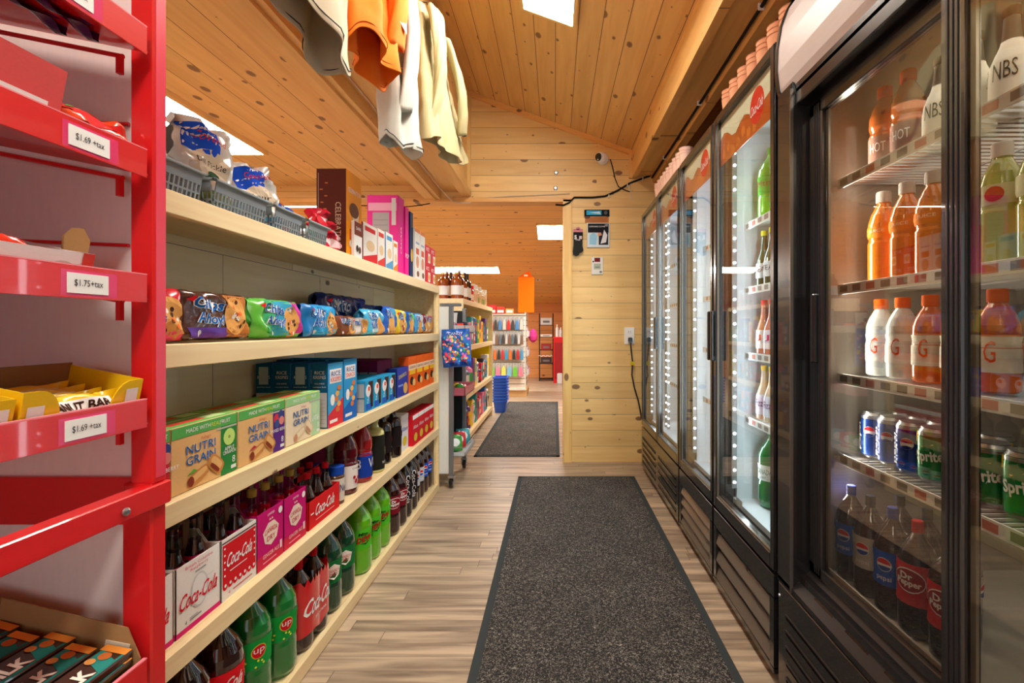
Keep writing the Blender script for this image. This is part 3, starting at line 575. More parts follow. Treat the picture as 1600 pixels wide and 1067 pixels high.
# ------------------------------------------------------------------ bottles
def cyl(R, rfun=None):
    def M(u, v, o):
        rr = (rfun(v) if rfun else R) + o; a = u / R
        return (rr * math.sin(a), -rr * math.cos(a), v)
    return M
PROF = {   # (z, r) in fractions of height and widest radius; the last entry is below the cap
 'pet': [(0, .62), (.012, .86), (.05, .97), (.1, 1), (.3, 1), (.34, .965), (.5, .965), (.56, 1), (.64, 1), (.7, .95), (.78, .75), (.85, .45), (.9, .27), (.94, .26)],
 'glass': [(0, .9), (.01, 1), (.38, 1), (.48, .93), (.58, .72), (.68, .5), (.78, .41), (.9, .36), (.955, .37)],
 'contour': [(0, .9), (.02, .98), (.14, .97), (.24, .88), (.36, .93), (.48, 1), (.56, .98), (.66, .72), (.76, .52), (.86, .42), (.95, .4)],
 'juice': [(0, .85), (.02, .98), (.1, 1), (.44, 1), (.47, .93), (.5, .93), (.54, 1), (.66, .98), (.76, .8), (.84, .56), (.88, .42), (.92, .42)],
 'lime': [(0, .9), (.02, 1), (.62, 1), (.7, .96), (.75, .8), (.79, .45), (.84, .36), (.97, .34)],
 'jar': [(0, .92), (.02, 1), (.74, 1), (.8, .86), (.84, .86)],
 'can': [(0, .8), (.03, .84), (.07, 1), (.9, 1), (.95, .88), (.985, .8), (.99, .84), (1, .84)],
}
def interp(pr, t):
    for (a, b) in zip(pr, pr[1:]):
        if a[0] <= t <= b[0]: return a[1] + (b[1] - a[1]) * (t - a[0]) / max(1e-6, b[0] - a[0])
    return pr[-1][1]
def bottle(kind, Hh, R, liquid, capc=None, label=None, art=None, fill=1.0, empty_m=None, nm='soda_bottle', n=18, lab2=None, simple=False, capr=None, caph=None):
    pr = PROF[kind]
    def f():
        r = empty(nm); prof = []
        for (z, q) in pr:
            prof.append((z * Hh, q * R))
        if fill < 1:
            t = fill; q = interp(pr, t); lo = [p for p in prof if p[0] < t * Hh] + [(t * Hh, q * R)]; hi = [(t * Hh, q * R)] + [p for p in prof if p[0] > t * Hh]
            mb = MB(); mb.lathe(lo, liquid, n=n); mb.lathe(hi, empty_m or BOTTLEGLASS, n=n, cap=False); mb.build('bottle_body', r)
        else: MB().lathe(prof, liquid, n=n).build('bottle_body', r)
        if capc:
            z1 = pr[-1][0] * Hh; rr = capr or pr[-1][1] * R * 1.12; hh = caph or (Hh - z1 + .006); MB().lathe([(z1 - .006, rr), (z1 - .004 + hh, rr), (z1 + hh - .002, rr * .9)], capc, n=14).build('cap', r)
        if label:
            (t0, t1, c) = label; mb = MB(); rf = lambda v: interp(pr, min(1, max(0, v / Hh))) * R
            steps = 5; mb.lathe([(Hh * (t0 + (t1 - t0) * k / steps), rf(Hh * (t0 + (t1 - t0) * k / steps)) + .0009) for k in range(steps + 1)], c, n=n, cap=False)
            if art: art(mb, lambda u, v, o: cyl(R, rf)(u, v, o + .0009), R, Hh * t0, Hh * t1)
            mb.build('label', r)
        return r
    return f
DCOLA = C(38, 12, 8, .08, 0, .8); GREENG = C(10, 108, 40, .1, 0, .8); LGREEN = C(96, 176, 20, .12, 0, .8); DGREEN = C(14, 62, 36, .1, 0, .8); REDJ = C(196, 16, 40, .1, 0, .8); MAROON = C(86, 8, 22, .1, 0, .8)
def a_coke(bg, fg, t='Coca-Cola', sub=None):
    def art(mb, M, R, z0, z1):
        h = z1 - z0; mb.text(M, t, 0, (z0 + z1) / 2 + h * .08, h * .42, fg, 3, w=R * 2.0, shear=.35, off=.01)
        if sub: mb.text(M, sub, 0, z0 + h * .22, h * .13, fg, 3)
        for k in (-1, 1): mb.text(M, t, k * 2.1 * R, (z0 + z1) / 2, h * .36, fg, 3, w=R * 1.6, shear=.35)
    return art
def a_7up(mb, M, R, z0, z1):
    h = z1 - z0; c = (z0 + z1) / 2
    for k in (-1.5, 0, 1.5): mb.disc(M, k * R + R * .15, c + h * .1, h * .26, h * .26, C(190, 200, 60), 2.5, 18, 3); mb.disc(M, k * R + R * .15, c + h * .1, h * .23, h * .23, C(196, 22, 36), 3.5, 18, 3); mb.text(M, 'up', k * R + R * .15, c + h * .1, h * .22, WHITE, 5, w=R * .5)
    for k in range(6): mb.disc(M, R * (.5 * math.sin(k * 2.3)), z0 + h * (.08 + .05 * k), .003, .003, C(220, 230, 80), 3, 8)
def a_dew(mb, M, R, z0, z1):
    h = z1 - z0; c = (z0 + z1) / 2
    for k in (-1.7, .0, 1.7):
        mb.text(M, 'Mtn', k * R - .1 * R, c + h * .26, h * .17, C(20, 50, 20), 3, w=R * .7, shear=.2, off=.03); mb.text(M, 'DEW', k * R + .05 * R, c + h * .0, h * .3, C(20, 60, 24), 3, w=R * 1.24, shear=.2, off=.06, rot=.12); mb.text(M, 'DEW', k * R + .05 * R, c + h * .0, h * .3, C(210, 30, 34), 4.5, w=R * 1.15, shear=.2, off=.01, rot=.12)
        mb.poly(M, [(k * R - .3 * R, c - h * .22), (k * R + .4 * R, c - h * .14), (k * R + .1 * R, c - h * .3)], C(24, 70, 30), 3)
def a_cd(mb, M, R, z0, z1):
    h = z1 - z0; c = (z0 + z1) / 2
    for k in (-1.6, .1, 1.8):
        mb.poly(M, [(k * R - .5 * R, c + h * .15), (k * R, c + h * .36), (k * R + .5 * R, c + h * .15), (k * R + .36 * R, c - h * .2), (k * R, c - h * .34), (k * R - .36 * R, c - h * .2)], C(236, 232, 220), 3)
        mb.text(M, 'CANADA', k * R, c + h * .07, h * .13, C(196, 24, 40), 4.5, w=R * .8); mb.text(M, 'DRY', k * R, c - h * .1, h * .13, C(196, 24, 40), 4.5)
def a_pepsi(mb, M, R, z0, z1):
    h = z1 - z0; c = (z0 + z1) / 2
    for k in (-1.7, 0.0, 1.7):
        mb.disc(M, k * R, c + h * .12, R * .42, R * .42, WHITE, 2.6, 18, 3); mb.disc(M, k * R, c + h * .14, R * .38, R * .34, C(210, 30, 44), 3.6, 9, 2, 0, PI * 1.12); mb.disc(M, k * R, c + h * .08, R * .36, R * .3, C(20, 60, 160), 3.6, 9, 2, PI * 1.05, PI * 2.1)
        mb.text(M, 'pepsi', k * R, c - h * .3, h * .17, WHITE, 3.6, w=R * .8)
def a_word(t, c, w=1.5, sub=None, hh=.34, sh=0, rot=0, rep=True):
    def art(mb, M, R, z0, z1):
        h = z1 - z0
        for k in ((-1.8, 0, 1.8) if rep else (0,)):
            mb.text(M, t, k * R, (z0 + z1) / 2 + h * .08, h * hh, c, 3, w=(R * w if not rot else None), shear=sh, rot=rot)
            if sub: mb.text(M, sub, k * R, z0 + h * .2, h * .14, c, 3)
    return art
def a_drp(mb, M, R, z0, z1):
    h = z1 - z0; c = (z0 + z1) / 2
    for k in (-2.0, 0.0, 2.0): mb.disc(M, k * R, c + h * .1, R * .8, h * .3, WHITE, 2.6, 20, 4); mb.disc(M, k * R, c + h * .1, R * .76, h * .27, C(150, 14, 36), 3.6, 20, 4); mb.text(M, 'Dr', k * R - .1 * R, c + h * .2, h * .17, WHITE, 5, off=.03); mb.text(M, 'Pepper', k * R, c + h * .02, h * .2, WHITE, 5, w=R * 1.2, off=.03)

z5 = ZS[4]; X2 = -.822
def bl2(key, fn, pts, labs, cat='bottle', rz=0, z=None, group=None):
    for i, (x, y) in enumerate(pts): use(key, fn, (x, y, z5 if z is None else z), RL + rz - .7 + (random.uniform(-.2, .2) if i else 0), labs if isinstance(labs, str) else labs[i], cat, group)
bl2('coke2', bottle('pet', .308, .054, DCOLA, COKE, (.36, .6, COKE), a_coke(COKE, WHITE)), [(X2, .94), (X2, 1.055), (X2, 1.17), (-.94, .95), (-.94, 1.08)],
    ['large cola bottle with red label, nearest on the bottom shelf', 'large cola bottle with red label, second from the red rack on the bottom shelf', 'large cola bottle with red label touching the green lemon-lime bottles', 'large red-label cola bottle in the back row nearest the red rack', 'large red-label cola bottle in the back row behind the second one'])
bl2('7up2', bottle('pet', .308, .054, GREENG, C(30, 140, 60), (.36, .6, C(20, 150, 60)), a_7up), [(X2, 1.285), (-.815, 1.40), (-.935, 1.26), (-.93, 1.38)],
    ['green lemon-lime bottle half hidden behind the red-label colas', 'green lemon-lime bottle beside the red shrink-wrapped pack', 'green lemon-lime bottle in the back row, nearer', 'green lemon-lime bottle in the back row, farther'])
# four-pack of cola in red shrink wrap: bottles inside wrap
bl2('coke1', bottle('pet', .27, .043, DCOLA, COKE, None, None, nm='cola_bottle'), [(-.806, 1.505), (-.806, 1.597), (-.898, 1.505), (-.898, 1.597)], ['cola bottle inside the red shrink-wrapped pack, front near', 'cola bottle inside the red shrink-wrapped pack, front far', 'cola bottle inside the red shrink-wrapped pack, back near', 'cola bottle inside the red shrink-wrapped pack, back far'])
def wrap():
    mb = MB(); RW = C(206, 18, 30, .2, 0, .5)
    def pt(a, v, o):
        # rounded rectangle path around four bottles; u runs along the front
        hw, hd, rr = .092, .092, .045; Pm = [(-hw, -hd), (hw, -hd), (hw, hd), (-hw, hd)]
        return a
    def M(u, v, o):                       # front sheet bulging over the two bottles
        hw = .092; x = max(-hw, min(hw, u)); q = abs(x); dip = .045 - math.sqrt(max(0, .045 ** 2 - min(.045, abs(q - .046)) ** 2)); sh = 1 if v > .05 else 1
        y = -.0925 + (dip * (.08 if q < .046 else 1.0)); return (x, y - o - .001, v)
    zt_ = lambda u: .215 + .012 * math.sin(u * 60)
    zb_ = lambda u: .045 + .012 * abs(math.sin(u * 34))
    mb.grid(lambda a, b: M(-.092 + a * .184, zb_(-.092 + a * .184) + b * (zt_(a) - zb_(-.092 + a * .184)), 0), 24, 8, RW)
    mb.grid(lambda a, b: (M(-.092 + a * .184, 0, 0)[0], -M(-.092 + a * .184, 0, 0)[1], .045 + .17 * (1 - b)), 24, 4, RW)
    for s_ in (-1, 1): mb.grid(lambda a, b: (s_ * (.0935 - .0 * a), (-.05 + a * .1) * (1 if s_ < 0 else -1) * -1, .045 + b * .17), 6, 4, RW)
    mb.text(M, 'Coca-Cola', -.002, .135, .052, WHITE, 3, w=.15, shear=.35, off=.015); mb.text(M, 'SOFT DRINK', 0, .09, .008, WHITE, 3, w=.07)
    return mb.build('shrink_wrap')
use('wrap', wrap, (-.852, 1.551, z5), RL, 'red cola-branded shrink wrap around four bottles on the bottom shelf', 'bottle pack')
bl2('cd2', bottle('pet', .308, .054, DGREEN, C(20, 90, 50), (.34, .6, C(24, 110, 54)), a_cd), [(X2, 1.715), (X2, 1.828), (-.935, 1.705), (-.935, 1.815)],
    ['dark green ginger ale bottle right after the red shrink-wrapped pack', 'dark green ginger ale bottle next to the lime green sodas', 'dark green ginger ale bottle, nearer one in the back row', 'dark green ginger ale bottle, farther one in the back row'])
bl2('dew2', bottle('pet', .308, .054, LGREEN, C(40, 150, 40), (.34, .6, C(80, 190, 40)), a_dew), [(X2 + .005, 1.985), (X2, 2.105), (X2, 2.225), (-.935, 2.0), (-.935, 2.12)],
    ['lime green soda bottle, foremost with its red and green logo facing out', 'lime green soda bottle, second of the three at the front', 'lime green soda bottle next to the dark red sodas', 'lime green soda bottle in the back row, nearer', 'lime green soda bottle in the back row, farther'])
bl2('drp2', bottle('pet', .308, .05, C(44, 10, 10, .1, 0, .8), C(120, 16, 30), (.34, .62, C(122, 16, 34)), a_drp), [(X2 + .01, 2.345), (X2 + .01, 2.455)], ['dark red label soda bottle beside the lime green sodas', 'dark red label soda bottle farther along the bottom shelf'])
bl2('zero2', bottle('pet', .308, .045, C(18, 12, 12, .1, 0, .8), C(20, 20, 22), (.30, .62, C(26, 22, 24)), a_word('Coca-Cola', C(230, 226, 226), rot=-PI / 2, hh=.24, rep=True)), [(X2 + .01, 2.565), (X2 + .01, 2.665)], ['black-label cola bottle, first after the dark red sodas', 'black-label cola bottle, second after the dark red sodas'])
bl2('diet2', bottle('pet', .295, .042, DCOLA, C(200, 200, 205), (.34, .62, C(190, 196, 202)), a_pepsi), [(-.822, 2.76), (-.822, 2.85)], ['silver-label cola bottle next to the black labels', 'silver-label cola bottle next to the blue labels'])
bl2('pep2', bottle('pet', .295, .042, DCOLA, C(20, 70, 180), (.34, .62, C(20, 80, 190)), a_pepsi), [(-.822, 2.94), (-.822, 3.03), (-.912, 2.95), (-.912, 3.045)], ['blue-label cola bottle on the bottom shelf, second last', 'blue-label cola bottle last by the shelf end', 'blue-label cola bottle in the back row, nearer', 'blue-label cola bottle in the back row corner'])

# -------- bottle carriers on the fourth shelf
z4 = ZS[3]
def carrier(w, h, d, col, art, inner, peak=.075):
    def f():
        mb = MB(); t = .0016
        mb.box(-w / 2, w / 2, 0, t, 0, h, col); mb.box(-w / 2, w / 2, d - t, d, 0, h, col); mb.box(-w / 2, w / 2, t, d - t, 0, t, inner)
        for s_ in (-1, 1):
            x = s_ * (w / 2 - t / 2); vs = []
            prof = [(0, 0), (d, 0), (d, h), (d * .75, h), (d * .58, h + peak * .4), (d * .42, h + peak * .4), (d * .25, h), (0, h)]
            mb.prism([(p, q) for (p, q) in prof], 0, x - t / 2, x + t / 2, col)
        mb.box(-w / 2 + t, w / 2 - t, d / 2 - t, d / 2 + t, 0, h + .0, inner); art(mb, w, d, h)
        o = mb.build('bottle_carrier')
        hb = MB(); hw = w * .42
        for (x0, x1, z0, z1) in ((-hw, -hw + .018, h, h + peak), (hw - .018, hw, h, h + peak), (-hw, hw, h + peak - .02, h + peak)): hb.box(x0, x1, d / 2 - t, d / 2 + t, z0, z1, inner)
        hb.build('handle', o)
        return o
    return f
def art_white(mb, w, d, h):
    M = Mfront; MG = C(206, 34, 110); mb.rect(M, -w / 2, 0, w / 2, h * .075, MG, 1); mb.text(M, 'British Columbia', 0, h * .93, h * .045, C(206, 60, 90), 2, w=w * .62); mb.text(M, 'Raspberry', 0, h * .86, h * .05, C(206, 60, 90), 2, w=w * .4); mb.rect(M, -w * .1, h * .79, w * .15, h * .81, C(150, 150, 150), 2)
    mb.disc(M, .0, h * .5, w * .2, h * .26, C(206, 206, 206), 1.4, 20); mb.disc(M, .0, h * .5, w * .17, h * .23, C(236, 234, 230), 2, 20)
    for k in range(5): mb.rect(M, -w * .13 + .01 * k, h * (.3 + .08 * k), w * .02 + .01 * k, h * (.305 + .08 * k), C(180, 180, 180), 2.3)
    mb.text(M, 'Coca-Cola', 0, h * .46, h * .23, C(206, 24, 50), 3.2, w=w * .86, shear=.3, off=.012, rot=.0); mb.text(M, '4', -w * .3, h * .14, h * .06, C(90, 90, 90), 2); mb.rect(M, -w * .22, h * .13, w * .04, h * .15, C(150, 150, 150), 2); mb.rect(M, -w * .22, h * .165, w * -.04, h * .175, C(150, 150, 150), 2)
    S = Mside(d, w); mb.rect(S, .001, .001, d - .001, h * .075, MG, 1); mb.text(S, 'Coca-Cola', d / 2, h * .45, h * .14, C(206, 24, 50), 2, w=d * .7, shear=.3)
def art_lace(mb, w, d, h):
    M = Mfront; mb.rect(M, -w / 2 + .004, h * .22, w / 2 - .004, h * .9, C(206, 26, 36), 1); mb.rect(M, -w * .48, h * .92, w * .48, h * .945, C(90, 60, 60), 1)
    for k in range(7): u = -w / 2 + .004 + (w - .008) * (k + .5) / 7; mb.disc(M, u, h * .22, w / 15, w / 15, C(206, 26, 36), 1.2, 12); mb.disc(M, u, h * .235, w * .03, w * .03, WHITE, 2.5, 8)
    for k in range(5): v = h * (.4 + .11 * k); mb.disc(M, -w * .42, v, w * .02, w * .02, WHITE, 2.5, 8); mb.disc(M, w * .42, v, w * .02, w * .02, WHITE, 2.5, 8)
    mb.text(M, 'Coca-Cola', 0, h * .62, h * .22, WHITE, 3, w=w * .72, shear=.3, off=.012); mb.rect(M, -w * .28, h * .42, w * .2, h * .435, WHITE, 2); mb.text(M, '4', -w * .3, h * .09, h * .06, C(206, 26, 36), 2); mb.rect(M, -w * .2, h * .08, w * .35, h * .1, C(206, 90, 100), 2)
def art_gal(mb, w, d, h):
    M = Mfront; mb.rect(M, -w / 2, 0, w / 2, h * .24, C(206, 40, 70), 1)
    mb.poly(M, [(-w * .3, h * .62), (-w * .1, h * .76), (w * .12, h * .76), (w * .3, h * .62), (w * .22, h * .42), (0, h * .34), (-w * .22, h * .42)], C(240, 216, 200), 2.2)
    mb.text(M, 'CANADA', 0, h * .6, h * .09, C(190, 20, 60), 3.4, w=w * .48, arc=.3); mb.text(M, 'DRY', 0, h * .48, h * .09, C(190, 20, 60), 3.4); mb.poly(M, [(-w * .08, h * .8), (-w * .04, h * .84), (0, h * .8), (w * .04, h * .84), (w * .08, h * .8)], C(240, 216, 200), 3)
    mb.text(M, 'GINGER ALE', 0, h * .2, h * .07, C(250, 214, 224), 3, w=w * .6); mb.disc(M, w * .36, h * .87, w * .08, w * .08, WHITE, 3, 12); mb.rect(M, w * .34, h * .15, w * .42, h * .3, C(250, 214, 224), 3); mb.rect(M, -w * .3, h * .08, w * .2, h * .1, C(250, 160, 180), 3); mb.text(M, 'LIMITED', 0, h * .91, h * .04, WHITE, 3)
def art_red(mb, w, d, h):
    M = Mfront; mb.text(M, 'Coca-Cola', 0, h * .56, h * .4, WHITE, 3, w=w * .62, shear=.35, off=.015); mb.rect(M, -w * .3, h * .2, w * .3, h * .23, C(250, 180, 180), 2); mb.rect(M, -w * .45, h * .5, -w * .36, h * .55, WHITE, 2)
CWH = C(236, 232, 226, .5); INK = C(120, 84, 60); MGI = C(150, 20, 90)
carr = [(.914, .13, CWH, art_white, 'cw', 'white cola bottle carrier cut off by the red rack', DCOLA, 0), (1.051, .13, CWH, art_white, 'cw', 'white cola bottle carrier with a magenta base band', DCOLA, 1), (1.186, .132, CWH, art_lace, 'cl', 'white cola bottle carrier with a red lacy panel', DCOLA, 2),
        (1.3145, .122, C(196, 14, 110, .45), art_gal, 'cg', 'magenta ginger ale carrier, first one', REDJ, 3), (1.4395, .122, C(196, 14, 110, .45), art_gal, 'cg', 'magenta ginger ale carrier next to the small red cola carrier', REDJ, 4)]
DNAMES = ['in the carrier cut off by the red rack', 'in the white carrier with the magenta band', 'in the white carrier with the red lacy panel', 'in the first magenta carrier', 'in the second magenta carrier']
for (y, w, col, art, key, lab, liq, gi) in carr:
    hgt = .145 if gi < 3 else .15
    use(key, carrier(w, hgt, .13, col, art, INK if gi < 3 else MGI), (-.78, y, z4), RL, lab, 'bottle carrier')
    for ii, (a, b) in enumerate([(-1, 0), (1, 0), (-1, 1), (1, 1)]):
        pos = (-.78 - .033 - .064 * b, y + a * w * .24, z4 + .002); pn = '%s %s bottle' % (['near', 'far', 'near', 'far'][ii], ['front', 'front', 'back', 'back'][ii])
        if gi < 3: use('gcoke', bottle('glass', .232, .0275, DCOLA, C(40, 36, 36), (.55, .585, C(206, 40, 110)), None, fill=.72, nm='cola_bottle', n=16), pos, RL, 'dark glass cola bottle, %s %s' % (pn, DNAMES[gi]), 'bottle')
        else: use('gdry', bottle('glass', .205, .0275, REDJ, C(170, 140, 60), (.1, .36, C(214, 40, 110)), None, fill=.74, nm='ginger_ale_bottle', n=16), pos, RL, 'raspberry red glass bottle with gold cap, %s %s' % (pn, DNAMES[gi]), 'bottle')
# a second row of magenta carriers behind
for k in range(4):
    use('cg', None, (-.903, .96 + .15 * k, z4), RL, 'magenta ginger ale carrier in the back row, %s from the red rack' % ORD[k], 'bottle carrier')
    for a in (-1, 1): use('gdry', None, (-.936, .96 + .15 * k + a * .03, z4 + .002), RL, 'raspberry red glass bottle in the back row, %s %s' % (['nearer in the', 'farther in the'][a > 0], ORD[k] + ' magenta carrier there'), 'bottle')
use('cr', carrier(.215, .09, .115, C(214, 24, 30, .4), art_red, C(180, 20, 26), .07), (-.78, 1.625, z4), RL, 'small red cola carrier of mini bottles', 'bottle carrier')
for ii in range(6):
    use('mini', bottle('contour', .165, .0245, DCOLA, C(206, 24, 40), (.3, .48, C(206, 24, 40)), None, fill=.8, nm='mini_cola_bottle', n=14), (-.78 - .03 - .054 * (ii // 3), 1.625 + .062 * (ii % 3 - 1), z4 + .002), RL, 'mini glass cola bottle with red cap, %s of the %s row in the red carrier' % (ORD[ii % 3], ['front', 'back'][ii // 3]), 'bottle')
for ii, (x, y) in enumerate([(-.81, 1.765), (-.872, 1.775)]):
    use('jarb', bottle('jar', .135, .031, C(90, 60, 40, .2), C(24, 70, 170), (.1, .7, C(214, 206, 190)), a_word('Nuts', C(40, 60, 130), 1.3), nm='snack_jar', capr=.031, caph=.026), (x, y, z4), RL, 'small jar with a blue lid ' + ['beside the red cola carrier', 'behind the other blue-lidded jar'][ii], 'jar')
def a_cran(mb, M, R, z0, z1):
    h = z1 - z0; mb.text(M, 'Cranberry', 0, z0 + h * .86, h * .1, C(60, 20, 30), 3, w=R * 1.2)
    for k in range(9): mb.disc(M, R * (.1 + .55 * math.sin(k * 1.9)), z0 + h * (.18 + .05 * k), R * .14, R * .14, C(170, 14, 30), 3 + .1 * k, 10)
use('cran', bottle('juice', .262, .046, MAROON, WHITE, (.08, .42, C(236, 226, 220)), a_cran, nm='juice_bottle'), (-.826, 1.885, z4), RL, 'cranberry juice bottle with white cap and white berry label', 'bottle')
use('cran2', bottle('juice', .262, .046, C(70, 8, 30, .1, 0, .8), C(60, 20, 60), (.46, .7, C(120, 20, 60)), None, nm='juice_bottle'), (-.93, 1.84, z4), RL, 'purple grape juice bottle behind the cranberry one', 'bottle')
use('v8', bottle('juice', .262, .043, C(150, 20, 24, .2, 0, .6), C(150, 16, 20), (.08, .46, C(24, 60, 160)), a_word('V8', C(240, 240, 240), 1.1, hh=.4), nm='juice_bottle'), (-.82, 2.03, z4), RL, 'tomato red juice bottle with a blue label', 'bottle')
use('lime', bottle('lime', .25, .0435, C(206, 206, 130, .2, 0, .5), BLACK, (.05, .66, C(34, 32, 26)), lambda mb, M, R, z0, z1: (mb.disc(M, R * .35, z0 + (z1 - z0) * .5, R * .22, R * .5, C(190, 200, 90), 3, 12, 2), mb.text(M, 'ROSES', R * .1, z0 + (z1 - z0) * .2, .01, WHITE, 3)), nm='cordial_bottle'), (-.817, 2.165, z4), RL, 'pale lime cordial bottle with a black label and black cap', 'bottle')
use('lime', None, (-.91, 2.10, z4), RL, 'pale lime cordial bottle hidden behind the front one', 'bottle')
for ii, (x, y, c, lab) in enumerate([(-.83, 2.30, C(200, 40, 70), 'black cordial bottle with a pink fruit mark'), (-.82, 2.42, C(214, 60, 50), 'plain dark syrup bottle nearest the red juice boxes'), (-.90, 2.24, C(120, 120, 60), 'dark cordial bottle in the second row')]):
    use('dk%d' % ii, bottle('lime', .25, .0415, C(28, 14, 14, .1, 0, .8), BLACK, (.2, .6, C(30, 20, 22)), (lambda c: lambda mb, M, R, z0, z1: (mb.disc(M, R * .5, z0 + (z1 - z0) * .6, R * .3, R * .35, c, 3, 10, 2), mb.text(M, 'MIX', R * .4, z0 + (z1 - z0) * .2, .008, WHITE, 3)))(c), nm='cordial_bottle'), (x, y, z4), RL, lab, 'bottle')
def jbox(c):
    def art(mb, w, d, h):
        M = Mfront; mb.rect(M, -w / 2, 0, w / 2, h, C(206, 24, 40) if c else C(230, 232, 236)); mb.rect(M, -w / 2, h * .86, w / 2, h, WHITE, 2); mb.text(M, 'Allens', 0, h * .6, h * .12, WHITE if c else C(30, 60, 150), 3, w=w * .8); mb.disc(M, 0, h * .25, w * .3, h * .14, C(214, 190, 60), 2); mb.rect(Mside(d, w), .002, .002, d - .002, h * .86, C(206, 24, 40) if c else C(30, 60, 150)); mb.disc(Mside(d, w), d / 2, h * .6, d * .2, h * .12, WHITE, 2)
    return art
use('jb0', carton(.12, .11, .185, WHITE, jbox(0), nm='drink_box'), (-.80, 2.545, z4), RL, 'white and blue drink box behind the red ones', 'box')
for k in range(4): use('jb1', carton(.108, .075, .165, C(206, 24, 40), jbox(1), nm='drink_box'), (-.777, 2.665 + .112 * k, z4), RL, 'red drink box with white top, %s of four toward the shelf end' % ORD[k], 'box', 'red drink boxes')

# ------------------------------------------------------------------ red candy rack by the camera
rk = tag(empty('candy_rack', (0, 0, 0)), 'tall red metal candy rack with sloping trays and white end panel beside the camera', 'rack')
RX0, RX1, RYa, RYb = -.708, -.668, .798, .826
MB().box(RX0, RX1, RYa, RYb, .79, 1.95, RED, .003).box(RX1 - .002, RX1 + .0008, RYa + .004, RYb - .004, .8, 1.95, C(224, 60, 84, .3)).build('post', rk)
MB().box(RX0 - .012, RX1 - .002, RYa - .002, RYb + .001, 0, .792, RED, .003).build('post', rk)
MB().box(-1.10, -1.06, RYa, RYb, 0, 1.95, RED, .003).build('post', rk)
MB().box(-1.06, RX0, RYb - .012, RYb - .006, 0, 1.94, C(236, 226, 222, .25, 0, .3)).build('end_panel', rk)
MB().box(-1.10, -1.08, .0, RYa, 0, 1.94, C(214, 200, 196, .3)).build('back_panel', rk)
rl = MB(); rl.box(-.692, -.662, .12, RYb + .002, .752, .79, RED, .002).build('rail', rk)
MB().lathe([(0, .0065), (.003, .006), (.005, .003)], STEEL, n=12).build('bolt', [c for c in rk.children if c.name.startswith('rail')][0], (-.661, .738, .768)).rotation_euler = (0, PI / 2, 0)
MB().box(-1.06, RX0, RYb - .02, RYb - .01, .72, .80, RED, .001).build('cross_bar', rk)
for z in (1.19, 1.395): MB().tube([(-1.06, RYb - .016, z + .015), (-.72, RYb - .016, z)], .003, RED).build('cross_bar', rk)
def tray(z, tagtext, slope=.2, ty=None):
    x0 = -.665; mb = MB(); t = .0015; g = lambda x: z - .040 - (x - x0) * slope
    mb.box(x0 - t, x0, .1, .782, z - .045, z, RED, .0006)
    mb.prism([(x0 - t, g(x0)), (x0 - t, g(x0) + t), (-1.06, g(-1.06) + t), (-1.06, g(-1.06))], 1, .1, .785, RED)
    mb.box(x0 - .006, x0, .1, .782, z, z + .0018, C(236, 130, 140, .3))
    o = mb.build('tray', rk)
    hb = MB(); hb.box(-.716, -.709, .781, .789, z - .074, z - .043, RED).tube([(-1.0, .79, g(-1.0) - .012), (-.712, .79, g(-.712) - .012)], .004, RED); hb.build('bracket', rk)
    if tagtext:
        y = ty; p = MB(); p.box(x0, x0 + .0012, y - .03, y + .03, z - .038, z - .010, WHITE)
        MM = lambda u, v, q: (x0 + .0012 + q, y + u, z - .024 + v)
        p.rect(lambda u, v, q: (x0 + q * .2, y + u, z - .024 + v), -.038, -.018, .045, .018, C(222, 60, 110, .2), 1)
        p.text(MM, tagtext, 0, 0, .0105, C(40, 40, 42), 1, w=.042); p.build('price_tag', o)
    return g
g1 = tray(1.54, '$1.69 +tax', ty=.66); g2 = tray(1.34, '$1.69 +tax', ty=.685); g3 = tray(1.137, '$1.75+tax', ty=.683); g4 = tray(.934, '$1.69 +tax', ty=.680); g6 = tray(.512, None)
def slanted(name, mb, x, y, z, lab, cat, rz=0, sl=.197):
    o = mb.build(name, None, (x, y, z), RL + rz); o.rotation_euler = (sl, 0, RL + rz); return tag(o, lab, cat)
YEL = C(240, 196, 20, .3, 0, .3); BOARD = C(150, 116, 84, .7)
def tray_box(w, d, h, cut, col, inner, face=None, flap=False):
    mb = MB(); t = .002
    pts = [(-w / 2, 0), (w / 2, 0), (w / 2, h), (w / 2 - .02, h)]
    for k in range(7): a = k / 6 * PI / 2; pts.append((w / 2 - .02 - .03 * math.sin(a), h - (h - cut) * (1 - math.cos(a))))
    for k in range(7): a = (6 - k) / 6 * PI / 2; pts.append((-w / 2 + .02 + .03 * math.sin(a), h - (h - cut) * (1 - math.cos(a))))
    pts += [(-w / 2 + .02, h), (-w / 2, h)]
    mb.prism([(p, q) for (p, q) in pts], 1, 0, t, col)
    mb.box(-w / 2, -w / 2 + t, t, d, 0, h, col); mb.box(w / 2 - t, w / 2, t, d, 0, h, col); mb.box(-w / 2, w / 2, d - t, d, 0, h * 1.05, inner); mb.box(-w / 2, w / 2, t, d, 0, t, inner)
    if face: face(mb, w, d, h)
    return mb
def fy(mb, w, d, h):
    M = Mfront; mb.rect(M, -w * .44, h * .1, w * .44, h * .34, C(232, 228, 224), 1); mb.rect(M, -w * .46, h * .1, -w * .34, h * .7, C(232, 228, 224), 1.2); mb.rect(M, w * .34, h * .1, w * .46, h * .8, C(232, 228, 224), 1.2)
slanted('candy_display_box', tray_box(.175, .12, .066, .026, YEL, BOARD, fy), -.682, .692, g4(-.682) + .006, 'yellow candy display box with a scooped front on the lower price-tagged tray', 'box')
slanted('candy_display_box', tray_box(.15, .12, .06, .026, YEL, BOARD, fy), -.682, .522, g4(-.682) + .006, 'yellow candy display box at the picture edge on the same tray', 'box')
def bar(w, h, d, base, art, key=0):
    return lambda: bag(w, h, d, base, art, 'h', key, wr=1.4).build('candy_bar')
